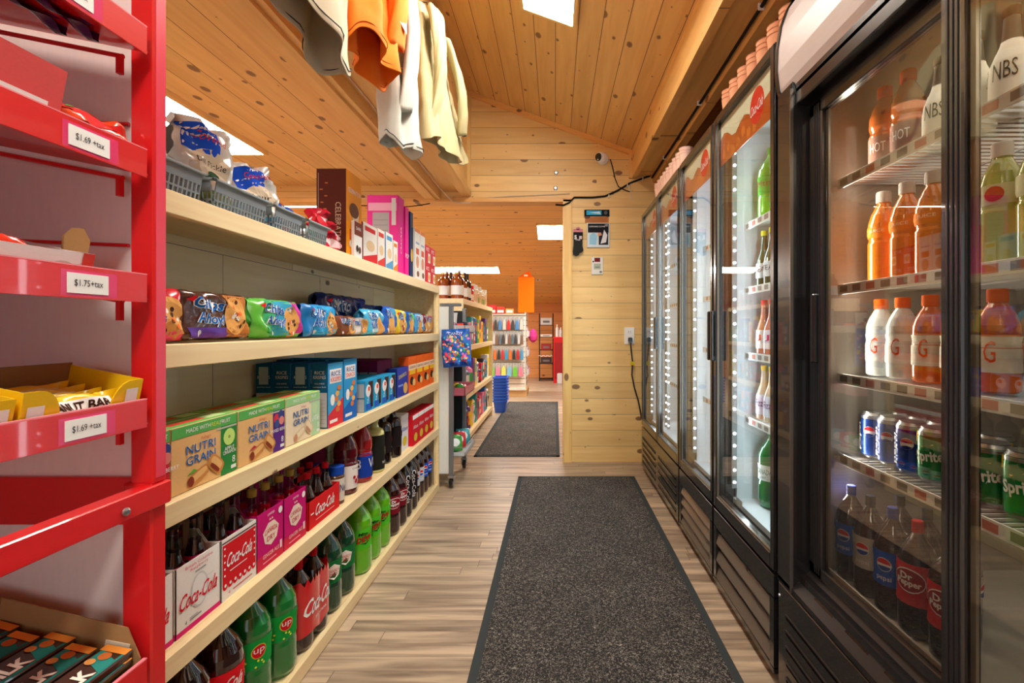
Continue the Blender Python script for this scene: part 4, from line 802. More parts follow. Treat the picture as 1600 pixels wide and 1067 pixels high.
def a_pea(mb, M, w, h):
    mb.rect(M, -.4 * w, .25 * h, .4 * w, .78 * h, WHITE, 2, 12, 4); mb.text(M, 'PEANUT BAR', 0, .52 * h, h * .34, C(60, 30, 20), 4, w=w * .7, off=.03); mb.rect(M, -.3 * w, .08 * h, .35 * w, .14 * h, C(80, 50, 20), 2, 8, 1)
for k in range(4):
    use('pea', bar(.15, .042, .02, YEL, a_pea), (-.684 - .026 * k, .69, g4(-.684 - .026 * k) + .014 + .004 * (k == 0)), RL, 'yellow peanut candy bar %s in the scooped display box' % ['frontmost', 'second', 'third', 'rearmost'][k], 'candy bar', tilt=(-.35, 0))
use('pea', None, (-.70, .545, g4(-.70) + .042), RL + .3, 'loose yellow candy bar on top of the box at the picture edge', 'candy bar', tilt=(-1.0, 0))
def fo(mb, w, d, h):
    mb.rect(Mfront, -w * .5, 0, w * .5, h * .98, C(230, 222, 220)); mb.rect(Mfront, w * .40, 0, w * .5, h, C(196, 60, 50), 2); mb.disc(Mfront, w * .25, h * .5, w * .1, h * .22, C(200, 180, 170), 2)
o3 = tray_box(.17, .12, .052, .046, C(226, 216, 212), BOARD, fo)
fl = [(.05, .052), (.085, .052), (.086, .07), (.074, .086), (.06, .084), (.048, .07)]
o3.add([(p, .01 + .05 * (q - .05), q) for (p, q) in fl] + [(p, .013 + .05 * (q - .05), q) for (p, q) in fl], [tuple(range(6)), tuple(range(11, 5, -1))], C(180, 136, 90, .7))
slanted('candy_display_box', o3, -.684, .617, g3(-.684) + .006, 'torn white and red candy display box on the middle tray', 'box')
def a_or(mb, M, w, h): mb.rect(M, -.4 * w, .2 * h, .3 * w, .6 * h, C(250, 120, 40), 2, 8, 3); mb.text(M, 'CRISP', 0, .45 * h, h * .3, WHITE, 4, w=w * .5)
for k in range(3): use('orw', bar(.13, .05, .02, C(216, 48, 20, .25, 0, .3), a_or, 3), (-.69 - .025 * k, .605 - .01 * k, g3(-.69) + .022 + .006 * k), RL, 'orange-red wrapped candy bar in the torn box, %s from the front' % ORD[k], 'candy bar', tilt=(-.4, .05))
use('sn', bar(.05, .022, .012, C(214, 130, 30), a_or, 5), (-.690, .735, g3(-.69) + .004), RL, 'small orange wrapper lying right of the torn box', 'candy bar', tilt=(-.9, 0))
def fp(mb, w, d, h):
    mb.rect(Mfront, -w * .5, 0, w * .5, h, C(214, 84, 84), 1); mb.rect(Mfront, -w * .5, h * .35, w * .4, h * .5, WHITE, 2); mb.text(Mfront, 'CHOCOLATE', w * .3, h * .2, h * .1, C(90, 40, 80), 2, w=w * .3); mb.disc(Mfront, -w * .1, h * .78, w * .12, h * .12, C(60, 30, 24), 3)
b2 = MB(); b2.box(-.085, .085, 0, .09, 0, .098, C(206, 72, 76), .001); fp(b2, .17, .09, .098)
slanted('candy_box', b2, -.690, .575, g2(-.675) + .004, 'pinkish red candy box with a white band on the second highest tray', 'box')
def a_red(mb, M, w, h): mb.rect(M, -.45 * w, .3 * h, .45 * w, .8 * h, C(206, 30, 30), 2, 10, 3); mb.rect(M, -.4 * w, .85 * h, 0 * w, .95 * h, C(90, 160, 60), 2, 6, 1)
for k in range(3): use('rdw', bar(.16, .045, .02, C(224, 70, 30, .22, 0, .4), a_red, 6), (-.682 - .03 * k, .705 - .012 * k, g2(-.682 - .03 * k) + .042), RL, 'red and orange wrapped candy right of the pinkish box, %s from the lip' % ORD[k], 'candy bar', tilt=(-.75, 0))
def a_pur(mb, M, w, h): mb.rect(M, -.4 * w, .2 * h, .4 * w, .7 * h, C(90, 60, 160), 2, 8, 3)
for k in range(4): use('pur', bar(.16, .05, .022, C(60, 24, 90, .25, 0, .4), a_pur, 8), (-.69 - .05 * (k % 2), .50 + .17 * (k // 2), g1(-.69 - .05 * (k % 2)) + .004), RL, 'dark purple wrapped candy on the top tray, %s %s' % (['nearer', 'farther'][k // 2], ['at the lip', 'behind']
 [k % 2]), 'candy bar', tilt=(-.7, 0))
# chocolate bars in a display carton on the low tray
def fchoc():
    mb = MB(); t = .002; w, d = .27, .30
    mb.box(-w / 2, w / 2, d - t, d, 0, .085, BOARD); mb.box(-w / 2, w / 2, 0, d, 0, t, BOARD)
    mb.prism([(0, 0), (d, 0), (d, .085), (.03, .075), (0, .03)], 0, w / 2 - t, w / 2, C(168, 132, 88, .7)); mb.prism([(0, 0), (d, 0), (d, .085), (0, .03)], 0, -w / 2, -w / 2 + t, BOARD); mb.box(-w / 2, w / 2, 0, t, 0, .02, C(206, 170, 60))
    mb.box(w / 2 - t - .0012, w / 2 - t, .24, d, .03, .083, BOARD); mb.box(w / 2 - t - .001, w / 2 - t, .02, .06, .005, .05, C(226, 214, 190))
    return mb
slanted('chocolate_display_box', fchoc(), -.682, .648, g6(-.682) + .008, 'open cardboard box of chocolate bars on the lowest tray', 'box')
def chocbar():
    mb = MB(); w, d, h = .17, .043, .013; CH = C(66, 36, 22, .3, 0, .4); mb.box(-w / 2, w / 2, 0, d, 0, h, CH, .002)
    T = Mtop(h); mb.text(T, 'MILK', w * .0, d * .42, d * .5, C(244, 236, 220), 2, off=.04, shear=.0); mb.rect(T, -w * .48, d * .05, w * .48, d * .14, C(40, 130, 120), 1); mb.poly(T, [(w * .18, d * .1), (w * .34, d * .1), (w * .44, d * .9), (w * .28, d * .9)], C(44, 136, 126), 1)
    mb.disc(T, w * .36, d * .55, w * .05, d * .2, C(196, 110, 50), 3); mb.disc(T, w * .27, d * .75, w * .04, d * .16, C(216, 150, 80), 3); mb.rect(T, w * .42, d * .02, w * .5, d * .98, C(236, 150, 60), 2); mb.rect(T, -w * .5, d * .02, -w * .45, d * .98, C(206, 170, 60), 2)
    return mb.build('chocolate_bar')
for k in range(5):
    x = -.685 - .047 * k
    for j in range(2):
        use('choc', chocbar, (x, .69 - .012 * (k % 2), g6(x) + .028 + .0145 * j), RL - .02 * k, 'brown milk chocolate bar with teal stripe, %s row from the lip, %s layer' % (ORD[k], ['lower', 'upper'][j]), 'chocolate bar', tilt=(.197, 0))

# ------------------------------------------------------------------ coolers
XF = .64
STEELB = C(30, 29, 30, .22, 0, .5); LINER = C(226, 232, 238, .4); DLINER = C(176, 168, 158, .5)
LEDM = emis('led', (225, 240, 255), LED); CASEB = C(18, 17, 18, .35)
GRILL = C(150, 138, 124, .22, .55)
def wire_shelf(mb, x0, x1, y0, y1, z, n=16):
    Wm = C(222, 224, 226, .4)
    mb.box(x0, x1, y0, y1, z - .004, z, Wm) if False else None
    k = int((y1 - y0) / .022)
    for i in range(k + 1): y = y0 + (y1 - y0) * i / k; mb.box(x0, x1, y - .0015, y + .0015, z - .006, z - .001, Wm)
    for x in (x0, (x0 + x1) / 2, x1): mb.box(x - .003, x + .003, y0, y1, z - .010, z - .005, Wm)
    mb.box(x0 - .006, x0 - .002, y0, y1, z - .022, z + .006, WHITE, .001)
    for i in range(int((y1 - y0) / .055)):
        y = y0 + .02 + i * .055; mb.box(x0 - .0066, x0 - .006, y, y + .032, z - .016, z + .001, C(150, 140, 132) if i % 3 else C(206, 130, 120))
def cooler(name, y0, y1, ztop, zl, shelves, label, lit=True, xd=.72, zin=.375):
    r = tag(empty(name, (XF, (y0 + y1) / 2, 0)), label, 'cooler'); yc = (y0 + y1) / 2
    def bd(mb, nm, par=None): return mb.build(nm, par or r, (-XF, -yc, 0) if par is None else (0, 0, 0))
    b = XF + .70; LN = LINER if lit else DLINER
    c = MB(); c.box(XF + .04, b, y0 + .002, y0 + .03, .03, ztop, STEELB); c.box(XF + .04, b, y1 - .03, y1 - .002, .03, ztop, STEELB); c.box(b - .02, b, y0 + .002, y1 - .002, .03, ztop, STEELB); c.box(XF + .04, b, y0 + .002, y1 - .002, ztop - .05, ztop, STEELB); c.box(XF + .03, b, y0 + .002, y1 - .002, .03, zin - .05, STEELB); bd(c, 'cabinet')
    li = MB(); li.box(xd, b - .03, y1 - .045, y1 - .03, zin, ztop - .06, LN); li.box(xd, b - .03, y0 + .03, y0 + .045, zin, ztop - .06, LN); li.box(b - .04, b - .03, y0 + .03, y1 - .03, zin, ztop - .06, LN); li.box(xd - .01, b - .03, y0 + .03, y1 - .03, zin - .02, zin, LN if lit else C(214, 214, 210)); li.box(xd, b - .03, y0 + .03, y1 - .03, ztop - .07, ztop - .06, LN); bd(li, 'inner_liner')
    for z in shelves: m = MB(); wire_shelf(m, xd + (.035 if lit else .06), b - .06, y0 + .05, y1 - .05, z); bd(m, 'wire_shelf')
    return r, bd
def grille(bd, y0, y1, n=5, side=0):
    g = MB(); g.box(XF + .020, XF + .03, y0 + .003, y1 - .003, .035, .325, CASEB)
    if side:                      # flat panel with stamped slots
        g.box(XF, XF + .018, y0 + .003, y1 - .003, .035, .325, STEELB, .002); SL = C(6, 6, 6, .8); half = (y1 - y0) / 2
        for (a, b_) in ((y0 + .05, y0 + half - .04), (y0 + half + .04, y1 - .05)):
            for k in range(5): z = .07 + .043 * k; g.box(XF - .0004, XF + .001, a, b_, z, z + .012, SL); g.box(XF - .004, XF + .001, a, b_, z + .012, z + .015, C(60, 56, 52, .3, .4))
    else:
        g.box(XF, XF + .02, y0 + .003, y1 - .003, .255, .325, STEELB, .001); g.box(XF, XF + .02, y0 + .003, y1 - .003, .035, .055, STEELB, .001)
        g.box(XF, XF + .02, y0 + .003, y0 + .03, .05, .26, STEELB); g.box(XF, XF + .02, y1 - .03, y1 - .003, .05, .26, STEELB)
        for k in range(n):
            st_ = .2 / n; z = .058 + st_ * k; g.prism([(XF + .001, z), (XF + .001, z + .003), (XF + .013, z + st_ * .62), (XF + .015, z + st_ * .62 - .003)], 1, y0 + .03, y1 - .03, GRILL)
    bd(g, 'base_grille')
    f = MB(); f.box(XF + .04, XF + .08, y0 + .01, y0 + .05, 0, .035, CASEB); f.box(XF + .04, XF + .08, y1 - .05, y1 - .01, 0, .035, CASEB); f.box(XF + .6, XF + .64, y0 + .01, y1 - .01, 0, .035, CASEB); bd(f, 'foot')
def hinged_door(bd, r, y0, y1, z0, z1, hs, banner=True):
    """A black framed glass door; hs = +1 puts the handle at the far side."""
    fr = MB(); s = .03; x0, x1 = XF, XF + .035
    fr.box(x0, x1, y0, y0 + s, z0, z1, STEELB, .004); fr.box(x0, x1, y1 - s, y1, z0, z1, STEELB, .004); fr.box(x0, x1, y0 + s, y1 - s, z0, z0 + .045, STEELB, .002); fr.box(x0, x1, y0 + s, y1 - s, z1 - .03, z1, STEELB, .002)
    for (a, b_) in ((y0 + s, y0 + s + .004), (y1 - s - .004, y1 - s)): fr.box(x0 + .004, x0 + .012, a, b_, z0 + .045, z1 - .03, C(110, 100, 88, .3, .6))
    fr.box(x0 + .004, x0 + .012, y0 + s, y1 - s, z0 + .045, z0 + .05, C(120, 104, 86, .3, .6))
    d = bd(fr, 'door')
    g = MB(); g.box(x0 + .014, x0 + .018, y0 + s, y1 - s, z0 + .046, z1 - .031, GLASS); bd_(g, 'glass', d, r)
    h = MB(); yh = y1 - .012 if hs > 0 else y0 + .012; zz = 1.02; h.box(x0 - .016, x0 - .004, yh - .008, yh + .008, zz - .1, zz + .1, BLACK, .003); h.box(x0 - .006, x0 + .002, yh - .006, yh + .006, zz - .1, zz - .08, BLACK); h.box(x0 - .006, x0 + .002, yh - .006, yh + .006, zz + .08, zz + .1, BLACK); bd_(h, 'handle', d, r)
    if banner:
        bn = MB(); a, b_ = y0 + s, y1 - s; zb, zt2 = z1 - .195, z1 - .032; OR = C(200, 84, 26, .3); CR = C(240, 232, 206)
        bn.box(x0 + .019, x0 + .022, a, b_, zb, zt2, OR)
        Mx = lambda u, v, o: (x0 + .019 - o, (a + b_) / 2 - u, zb + v); w = b_ - a; hh = zt2 - zb
        pts = [(-w / 2, hh)] + [(-w / 2 + w * k / 12, hh * (.62 + .12 * math.sin(k * 1.3) - .02 * k)) for k in range(13)] + [(w / 2, hh)]
        bn.poly(Mx, pts, CR, 1); 
        bn.disc(Mx, w * .22, hh * .52, hh * .34, hh * .36, C(214, 44, 24), 2, 22); bn.text(Mx, 'Coca-Cola', w * .22, hh * .5, hh * .2, WHITE, 3, w=hh * .6, shear=.35, rot=.08)
        for k in range(8): bn.disc(Mx, w * (-.42 + .1 * k), hh * (.2 + .1 * math.sin(k * 2)), hh * .1, hh * .12, C(226, 120, 40), 1.2, 10)
        bd_(bn, 'brand_banner', d, r)
    return d
def bd_(mb, nm, d, r):
    o = mb.build(nm, d); return o
def led_strip(bd, x, y, z0, z1, step=.047, facing=-1, nm='led_strip'):
    m = MB(); m.box(x - .009, x + .009, y - .004, y + .004, z0, z1, C(150, 150, 150, .3, .5))
    k = int((z1 - z0) / step)
    for i in range(k):
        if i % 6 == 5: continue
        z = z0 + step * (i + .5); vs = [(x + .0055 * math.cos(q * PI / 4), y + facing * .0065, z + .0055 * math.sin(q * PI / 4)) for q in range(8)]; m.add(vs, [tuple(range(8))], LEDM)
        m.box(x - .004, x + .004, y + facing * .004, y + facing * .0062, z - .004, z + .004, LEDM)
    bd(m, nm)
def lamp(r, x, y, z, sx, sz, rot, power, col=(.80, .90, 1)):
    L_ = bpy.data.lights.new('cooler_area_light', 'AREA'); L_.shape = 'RECTANGLE'; L_.size = sx; L_.size_y = sz; L_.energy = power; L_.color = col
    o = bpy.data.objects.new('cooler_area_light', L_); COL.objects.link(o); o.parent = r; o.location = (x - r.location.x, y - r.location.y, z); o.rotation_euler = rot
SHZ = [1.456, 1.205, .95, .70]; ZT = 1.89; ZD0 = .335
# cooler A: double door by the end wall, B and C single doors
rA, bA = cooler('drinks_cooler', 2.495, 3.575, ZT, 0, SHZ, 'black double-door drinks cooler with bright lights, against the end wall')
grille(bA, 2.5, 3.57, 5, 1)
hinged_door(bA, rA, 2.50, 3.034, ZD0, ZT, 1); hinged_door(bA, rA, 3.036, 3.57, ZD0, ZT, -1)
for y in (2.56, 3.0, 3.06, 3.52): led_strip(bA, .705, y, .42, 1.80, .045, -1 if y > 3.03 or y == 3.0 else -1)
led_strip(bA, .76, 3.525, .42, 1.8, .045, -1)
lamp(rA, .735, 3.49, 1.1, .03, 1.3, (-PI / 2, 0, 0), 5.0); lamp(rA, .735, 2.60, 1.1, .03, 1.3, (PI / 2, 0, 0), 5.0)
rB, bB = cooler('drinks_cooler', 1.955, 2.49, ZT, 0, SHZ, 'black single-door drinks cooler next to the double-door one')
grille(bB, 1.96, 2.485, 4); hinged_door(bB, rB, 1.96, 2.485, ZD0, ZT, -1)
led_strip(bB, .705, 2.435, .42, 1.8, .05); lamp(rB, .735, 2.05, 1.1, .03, 1.3, (PI / 2, 0, 0), 4.5); led_strip(bB, .705, 2.01, .42, 1.8, .05, 1)
rC, bC = cooler('drinks_cooler', 1.40, 1.95, ZT, 0, SHZ, 'black single-door drinks cooler with white lit side wall and green sodas')
grille(bC, 1.405, 1.945, 3); hinged_door(bC, rC, 1.405, 1.945, ZD0, ZT, 1)
led_strip(bC, .705, 1.895, .42, 1.8, .048); lamp(rC, .735, 1.86, 1.1, .03, 1.3, (-PI / 2, 0, 0), 2.2); lamp(rC, .735, 1.49, 1.1, .03, 1.3, (PI / 2, 0, 0), 3.8)
kp = MB(); kp.box(XF - .001, XF + .001, 1.60, 1.615, .24, .262, CASEB); bC(kp, 'key_plate')
st = MB(); st.box(.70, .701, 1.80, 1.86, .37, .40, WHITE); bC(st, 'floor_sticker')

# cooler D: wide sliding-door cooler with a bowed sign
yD0, yD1 = .12, 1.385
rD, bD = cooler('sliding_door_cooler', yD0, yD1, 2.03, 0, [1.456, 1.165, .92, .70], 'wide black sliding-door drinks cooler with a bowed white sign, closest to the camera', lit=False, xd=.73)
fr = MB(); fr.box(XF + .0, XF + .07, 1.30, yD1, .33, 1.72, STEELB, .004); fr.box(XF + .01, XF + .09, yD0, 1.30, 1.655, 1.72, STEELB, .003); fr.box(XF + .005, XF + .09, yD0, yD0 + .08, .33, 1.72, STEELB, .003)
fr.box(XF - .004, XF + .004, 1.30, 1.304, .33, 1.70, C(120, 112, 104, .25, .7)); fr.box(XF + .02, XF + .09, yD0, 1.30, .34, .385, STEELB)
fr.prism([(XF, .33), (XF, .345), (XF + .05, .395), (XF + .05, .37)], 1, yD0, 1.38, C(44, 43, 44, .3, .4)); bD(fr, 'door_frame')
tr = MB(); tr2 = MB(); TRM = C(40, 39, 40, .25, .3)
tr.box(XF + .05, XF + .106, yD0 + .08, 1.30, .383, .388, TRM); tr2.box(XF + .05, XF + .106, yD0 + .08, 1.30, 1.652, 1.657, TRM)
for k in range(5): x = XF + .052 + .012 * k; tr.box(x, x + .004, yD0 + .08, 1.30, .385, .40, TRM); tr2.box(x, x + .004, yD0 + .08, 1.30, 1.64, 1.655, TRM)
bD(tr, 'door_track'); bD(tr2, 'door_track')
for k in range(6):
    y = 1.22 - .13 * k; sl_ = MB(); sl_.prism([(XF + .016, .3625), (XF + .020, .3665), (XF + .026, .3725), (XF + .022, .3685)], 1, y - .08, y, BLACK); bD(sl_, 'drain_slot')
def sliding(y0, y1, x, s, z0, z1, hy):
    m = MB(); m.box(x - .01, x + .01, y0, y0 + s, z0, z1, STEELB, .003); m.box(x - .01, x + .01, y1 - s, y1, z0, z1, STEELB, .003); m.box(x - .01, x + .01, y0, y1, z0, z0 + .03, STEELB, .002); m.box(x - .01, x + .01, y0, y1, z1 - .035, z1, STEELB, .002)
    AL = C(170, 160, 146, .3, .7); a, b_ = y0 + s, y1 - s
    for q in ((a, a + .010), (b_ - .010, b_)): m.box(x + .003, x + .008, q[0], q[1], z0 + .03, z1 - .035, AL)
    m.box(x + .003, x + .008, a, b_, z0 + .03, z0 + .04, AL)
    for k in range(3): m.box(x - .012, x - .010, y1 - s + .008 + k * .010, y1 - s + .012 + k * .010, z0 + .01, z1 - .01, C(60, 58, 60, .2, .5)) 
    d = bD(m, 'sliding_door'); g = MB(); g.box(x - .002, x + .002, a, b_, z0 + .03, z1 - .035, DGLASS); g.build('glass', d)
    return d
sliding(.79, 1.292, .693, .058, .40, 1.645, 0); dd = sliding(.2, .822, .668, .046, .40, 1.645, 0)
hm = MB(); hm.box(.668, .684, 1.247, 1.262, .96, 1.14, BLACK, .003); bD(hm, 'handle')
sg = MB(); prof = [(.655, 1.70), (.642, 1.73), (.636, 1.78), (.638, 1.85), (.648, 1.91), (.668, 1.965), (.70, 2.01), (.74, 2.03), (.74, 1.70)]
sg.prism(prof, 1, yD0, 1.372, C(182, 174, 172, .35)); sgo = bD(sg, 'sign_cover')
se = MB(); se.prism([(p[0] - .004, p[1] + (.004 if p[1] > 1.9 else -.002)) for p in prof], 1, 1.372, 1.385, BLACK); se.box(.650, .70, yD0, 1.385, 1.684, 1.70, BLACK, .003); bD(se, 'sign_trim')
logo = MB(); Ms_ = lambda u, v, o: (.640 - o + abs(v) * .1, .86 - u, 1.85 + v)
logo.poly(Ms_, [(-.26, .02), (-.25, .03), (-.14, .085), (-.15, .072)], WHITE, 4); logo.build('logo', sgo)
grille(bD, yD0, 1.382, 4, 1)
sc = MB(); sc.lathe([(0, .005), (.003, .004)], STEEL, n=10); s1 = bD(sc, 'screw'); s1.location = (XF - XF - .001, 1.368 - (yD0 + yD1) / 2, .29); s1.rotation_euler = (0, -PI / 2, 0)

lamp(rD, .80, 1.31, 1.05, .03, 1.1, (-PI / 2, 0, 0), 5.5, (1, .95, .86)); lamp(rD, 1.0, .75, 1.60, .5, .9, (0, 0, 0), 3.2, (1, .95, .86))  # area lights added to brighten the drinks; this cooler has no LED strips
# -------- drinks in the coolers (standing on the shelves, fronts toward the aisle)
def row(key, fn, x, ys, z, labf, cat='bottle', rz=RR + .5, grp=None):
    for i, y in enumerate(ys): use(key, fn, (x, y, z), rz, labf if isinstance(labf, str) else labf[i], cat, grp)
def seq(s, n, f='nearest the camera'): return ['%s, %s from the camera' % (s, ORD[n - 1 - i]) for i in range(n)]
pet = lambda liq, cap_, lab, art, Hh, R, t=(.34, .6), nm='soda_bottle': bottle('pet', Hh, R, liq, cap_, (t[0], t[1], lab), art, nm=nm, n=16)
xs_ = .768
for (z, key, fn, R, lab) in [(1.46, 'q1', lambda: pet(C(110, 190, 30, .15, 0, .6), C(60, 160, 50), C(70, 170, 40), a_word('Mtn', C(160, 30, 40), 1.2), .27, .048)(), .05, 'green-label soda in the white-lit cooler top shelf'),
        (1.209, 'q2', lambda: bottle('glass', .21, .03, C(30, 70, 40, .1, 0, .8), C(230, 214, 60), (.15, .42, C(220, 224, 226)), a_word('TEA', C(60, 60, 60)), nm='soda_bottle', n=16)(), .032, 'green glass bottle with yellow cap in the white-lit cooler'),
        (.954, 'q3', lambda: bottle('glass', .20, .03, C(196, 120, 90, .15, 0, .6), C(206, 40, 50), (.1, .45, C(232, 222, 226)), a_word('J', C(206, 30, 60), .6), nm='juice_bottle', n=16)(), .032, 'orange juice bottle with pale label in the white-lit cooler'),
        (.704, 'q4', lambda: bottle('glass', .20, .03, C(210, 180, 150, .2, 0, .6), C(220, 180, 60), (.1, .48, C(226, 220, 232)), a_word('Fizz', C(120, 50, 110), 1), nm='juice_bottle', n=16)(), .032, 'peach drink bottle with lilac label in the white-lit cooler'),
        (.376, 'q5', lambda: pet(GREENG, C(30, 120, 60), C(226, 226, 220), a_word('CANADA', C(30, 90, 60), 1.3, 'DRY'), .29, .05, (.36, .56))(), .052, 'green ginger ale bottle in the white-lit cooler bottom')]:
    n = int(.40 / (2.1 * R)); ys = [1.87 - R - 2.1 * R * i for i in range(n)]
    row(key, fn, xs_ + R, ys, z, ['%s, %s from its far wall' % (lab, ORD[i]) for i in range(n)])
    row(key, fn, xs_ + 3.15 * R, ys[:3], z, ['%s, rear row, %s from far wall' % (lab, ORD[i]) for i in range(3)])
# cooler D
def can(c1, c2, txt, vert=True, nm='soda_can', disc=None):
    def art(mb, M, R, z0, z1):
        h = z1 - z0
        if c2: mb.rect(M, -R * 3.1, z0 + h * .62, R * 3.1, z1, c2, 1, 20, 1)
        for k in (-2.0, 0, 2.0):
            if disc: mb.disc(M, k * R + R * .1, z0 + h * .6, R * .42, R * .42, WHITE, 2.4, 16, 3); mb.disc(M, k * R + R * .1, z0 + h * .62, R * .38, R * .32, C(196, 26, 44), 3.4, 9, 2, 0, PI * 1.1); mb.disc(M, k * R + R * .1, z0 + h * .56, R * .34, R * .28, C(20, 40, 120), 3.4, 9, 2, PI * 1.1, PI * 2)
            mb.text(M, txt, k * R - (R * .8 if vert else 0), z0 + h * .45, h * (.16 if vert else .22), WHITE, 4, rot=PI / 2 if vert else .1, w=(h * .7 if vert else R * 1.5), off=.02)
    return bottle('can', .122, .033, STEEL, None, (.065, .92, c1), art, nm=nm, n=22)
row('pc', can(C(18, 60, 150, .25, .4), None, 'pepsi', True, disc=True), .865, [1.30, 1.232, 1.164], .704, ['blue cola can on the lowest wire shelf, farthest back by the cooler wall', 'blue cola can on the lowest wire shelf, middle of three', 'blue cola can standing beside the green and yellow can'])
row('pc', None, .935, [1.30, 1.232, 1.164], .704, ['blue cola can in the second row by the cooler wall', 'blue cola can in the second row, middle', 'blue cola can in the second row behind the first three'])
def a_sprite(mb, M, R, z0, z1):
    h = z1 - z0; mb.poly(M, [(-R * 1.2, z0 + h * .75), (-R * .4, z0 + h * .66), (R * .2, z0 + h * .74), (R * 1.2, z0 + h * .62), (R * 1.2, z1 - .002), (-R * 1.2, z1 - .002)], C(240, 200, 20), 1.6)
    for k in (-2.1, 0, 2.1): mb.text(M, 'Sprite', k * R, z0 + h * .46, h * .3, WHITE, 4, w=R * 1.6, rot=.12, off=.03)
spr = bottle('can', .122, .033, STEEL, None, (.065, .92, C(10, 130, 60, .25, .3)), a_sprite, nm='soda_can', n=22)
row('sp', spr, .865, [1.092, 1.02, .95, .88], .704, ['green and yellow soda can next to the blue cans', 'green and yellow soda can, second from the blue cans', 'green and yellow soda can, third from the blue cans', 'green and yellow soda can behind the door mullion'])
row('sp', None, .935, [1.092, 1.02], .704, ['green and yellow soda can in the second row', 'green and yellow soda can in the second row, nearer the mullion'])
D591 = dict(Hh=.245, R=.0385)
dp = pet(C(50, 12, 14, .1, 0, .7), C(30, 60, 160), C(24, 84, 196), a_pepsi, .245, .0385, (.3, .62)); dr = pet(C(40, 10, 12, .1, 0, .7), C(196, 24, 40), C(196, 26, 44), a_drp, .245, .0385, (.3, .66)); ds = pet(C(60, 24, 18, .1, 0, .7), C(40, 44, 60), C(190, 184, 176), a_pepsi, .245, .0385, (.3, .62))
row('dp', dp, .80, [1.139, 1.298], .377, ['blue-label cola bottle on the cooler floor, in front', 'blue-label cola bottle on the cooler floor by the far wall'])
row('dr', dr, .80, [1.06, .97], .377, ['red-label pepper soda bottle on the cooler floor', 'red-label pepper soda bottle on the cooler floor by the mullion'])
row('ds', ds, .875, [1.22, 1.13, 1.04], .377, ['silver-label cola bottle in the cooler floor second row, farthest', 'silver-label cola bottle in the cooler floor second row, middle', 'silver-label cola bottle in the cooler floor second row, nearest'])
row('ds', None, .80, [1.219], .377, ['silver-label cola bottle left of the blue-label one on the cooler floor'])
# upper shelves of D
sb = bottle('juice', .225, .037, C(190, 96, 40, .2, 0, .6), C(200, 60, 30), (.1, .42, C(150, 110, 100)), a_word('HOT', WHITE, 1), nm='juice_bottle', n=16)
row('sb', sb, .875, [1.275, 1.19], 1.46, ['orange drink bottle on the top wire shelf, far', 'orange drink bottle on the top wire shelf, second'])
sw = bottle('glass', .20, .034, C(214, 206, 190, .3), C(120, 70, 40), (.1, .6, C(222, 218, 206)), a_word('NBS', C(30, 30, 30), 1.1), nm='water_bottle', n=16)
row('sw', sw, .875, [1.09, 1.0, .92], 1.46, ['white-label bottle with yellow foot on the top wire shelf', 'white-label bottle beside it on the top wire shelf', 'white-label bottle hidden by the mullion'])
oj = bottle('juice', .24, .037, C(214, 120, 30, .15, 0, .6), C(200, 196, 190), (.5, .62, C(226, 130, 40)), a_word('JUICE', WHITE, 1), nm='juice_bottle', n=16); gj = bottle('juice', .24, .037, C(160, 180, 80, .15, 0, .6), C(226, 226, 222), (.5, .66, C(220, 226, 190)), lambda mb, M, R, z0, z1: mb.disc(M, 0, (z0 + z1) / 2, R * .4, R * .4, C(200, 60, 30), 3, 14, 2), nm='juice_bottle', n=16)
row('oj', oj, .875, [1.28, 1.195, 1.11], 1.169, ['tall orange juice bottle in the cooler, far', 'tall orange juice bottle in the cooler, second', 'tall orange juice bottle next to the green juice']); row('gj', gj, .875, [1.025, .94, .86], 1.169, ['tall green juice bottle in the cooler', 'second tall green juice bottle in the cooler', 'third tall green juice bottle behind the mullion'])
gt = bottle('juice', .20, .036, C(206, 214, 216, .15, 0, .6), C(232, 100, 20), (.2, .55, C(226, 226, 226)), a_word('G', C(200, 70, 20), .5, hh=.6), nm='sports_drink_bottle', n=16); gt2 = bottle('juice', .20, .036, C(210, 100, 30, .15, 0, .6), C(232, 100, 20), (.2, .55, C(226, 220, 210)), a_word('G', C(230, 90, 20), .5, hh=.6), nm='sports_drink_bottle', n=16)
row('gt', gt, .875, [1.29, 1.21], .924, ['clear sports drink bottle on the third wire shelf, far', 'clear sports drink bottle on the third wire shelf, second']); row('gt2', gt2, .875, [1.12, 1.035, .95], .924, ['orange sports drink bottle on the third wire shelf, first', 'orange sports drink bottle on the third wire shelf, second', 'orange sports drink bottle by the mullion'])

# cup stacks on the coolers
def cups(c):
    def f():
        mb = MB()
        for k in range(3): mb.lathe([(.016 * k, .028), (.016 * k + .07, .036), (.016 * k + .072, .038)], c, n=16)
        return mb.build('cup_stack')
    return f
for i in range(7): use('cupb', cups(C(206, 150, 116, .4)), (.70, 1.42 + .082 * i, ZT), 0, 'stack of tan plastic cups on the single-door coolers, %s from the sign cover' % ORD[i], 'cup stack')
for i in range(9): use('cupw', cups(C(232, 196, 180, .3)), (.685 + .0 * i, 2.52 + .078 * i, ZT), 0, 'stack of pinkish white cups on the double-door cooler, %s along' % ORD[i], 'cup stack')

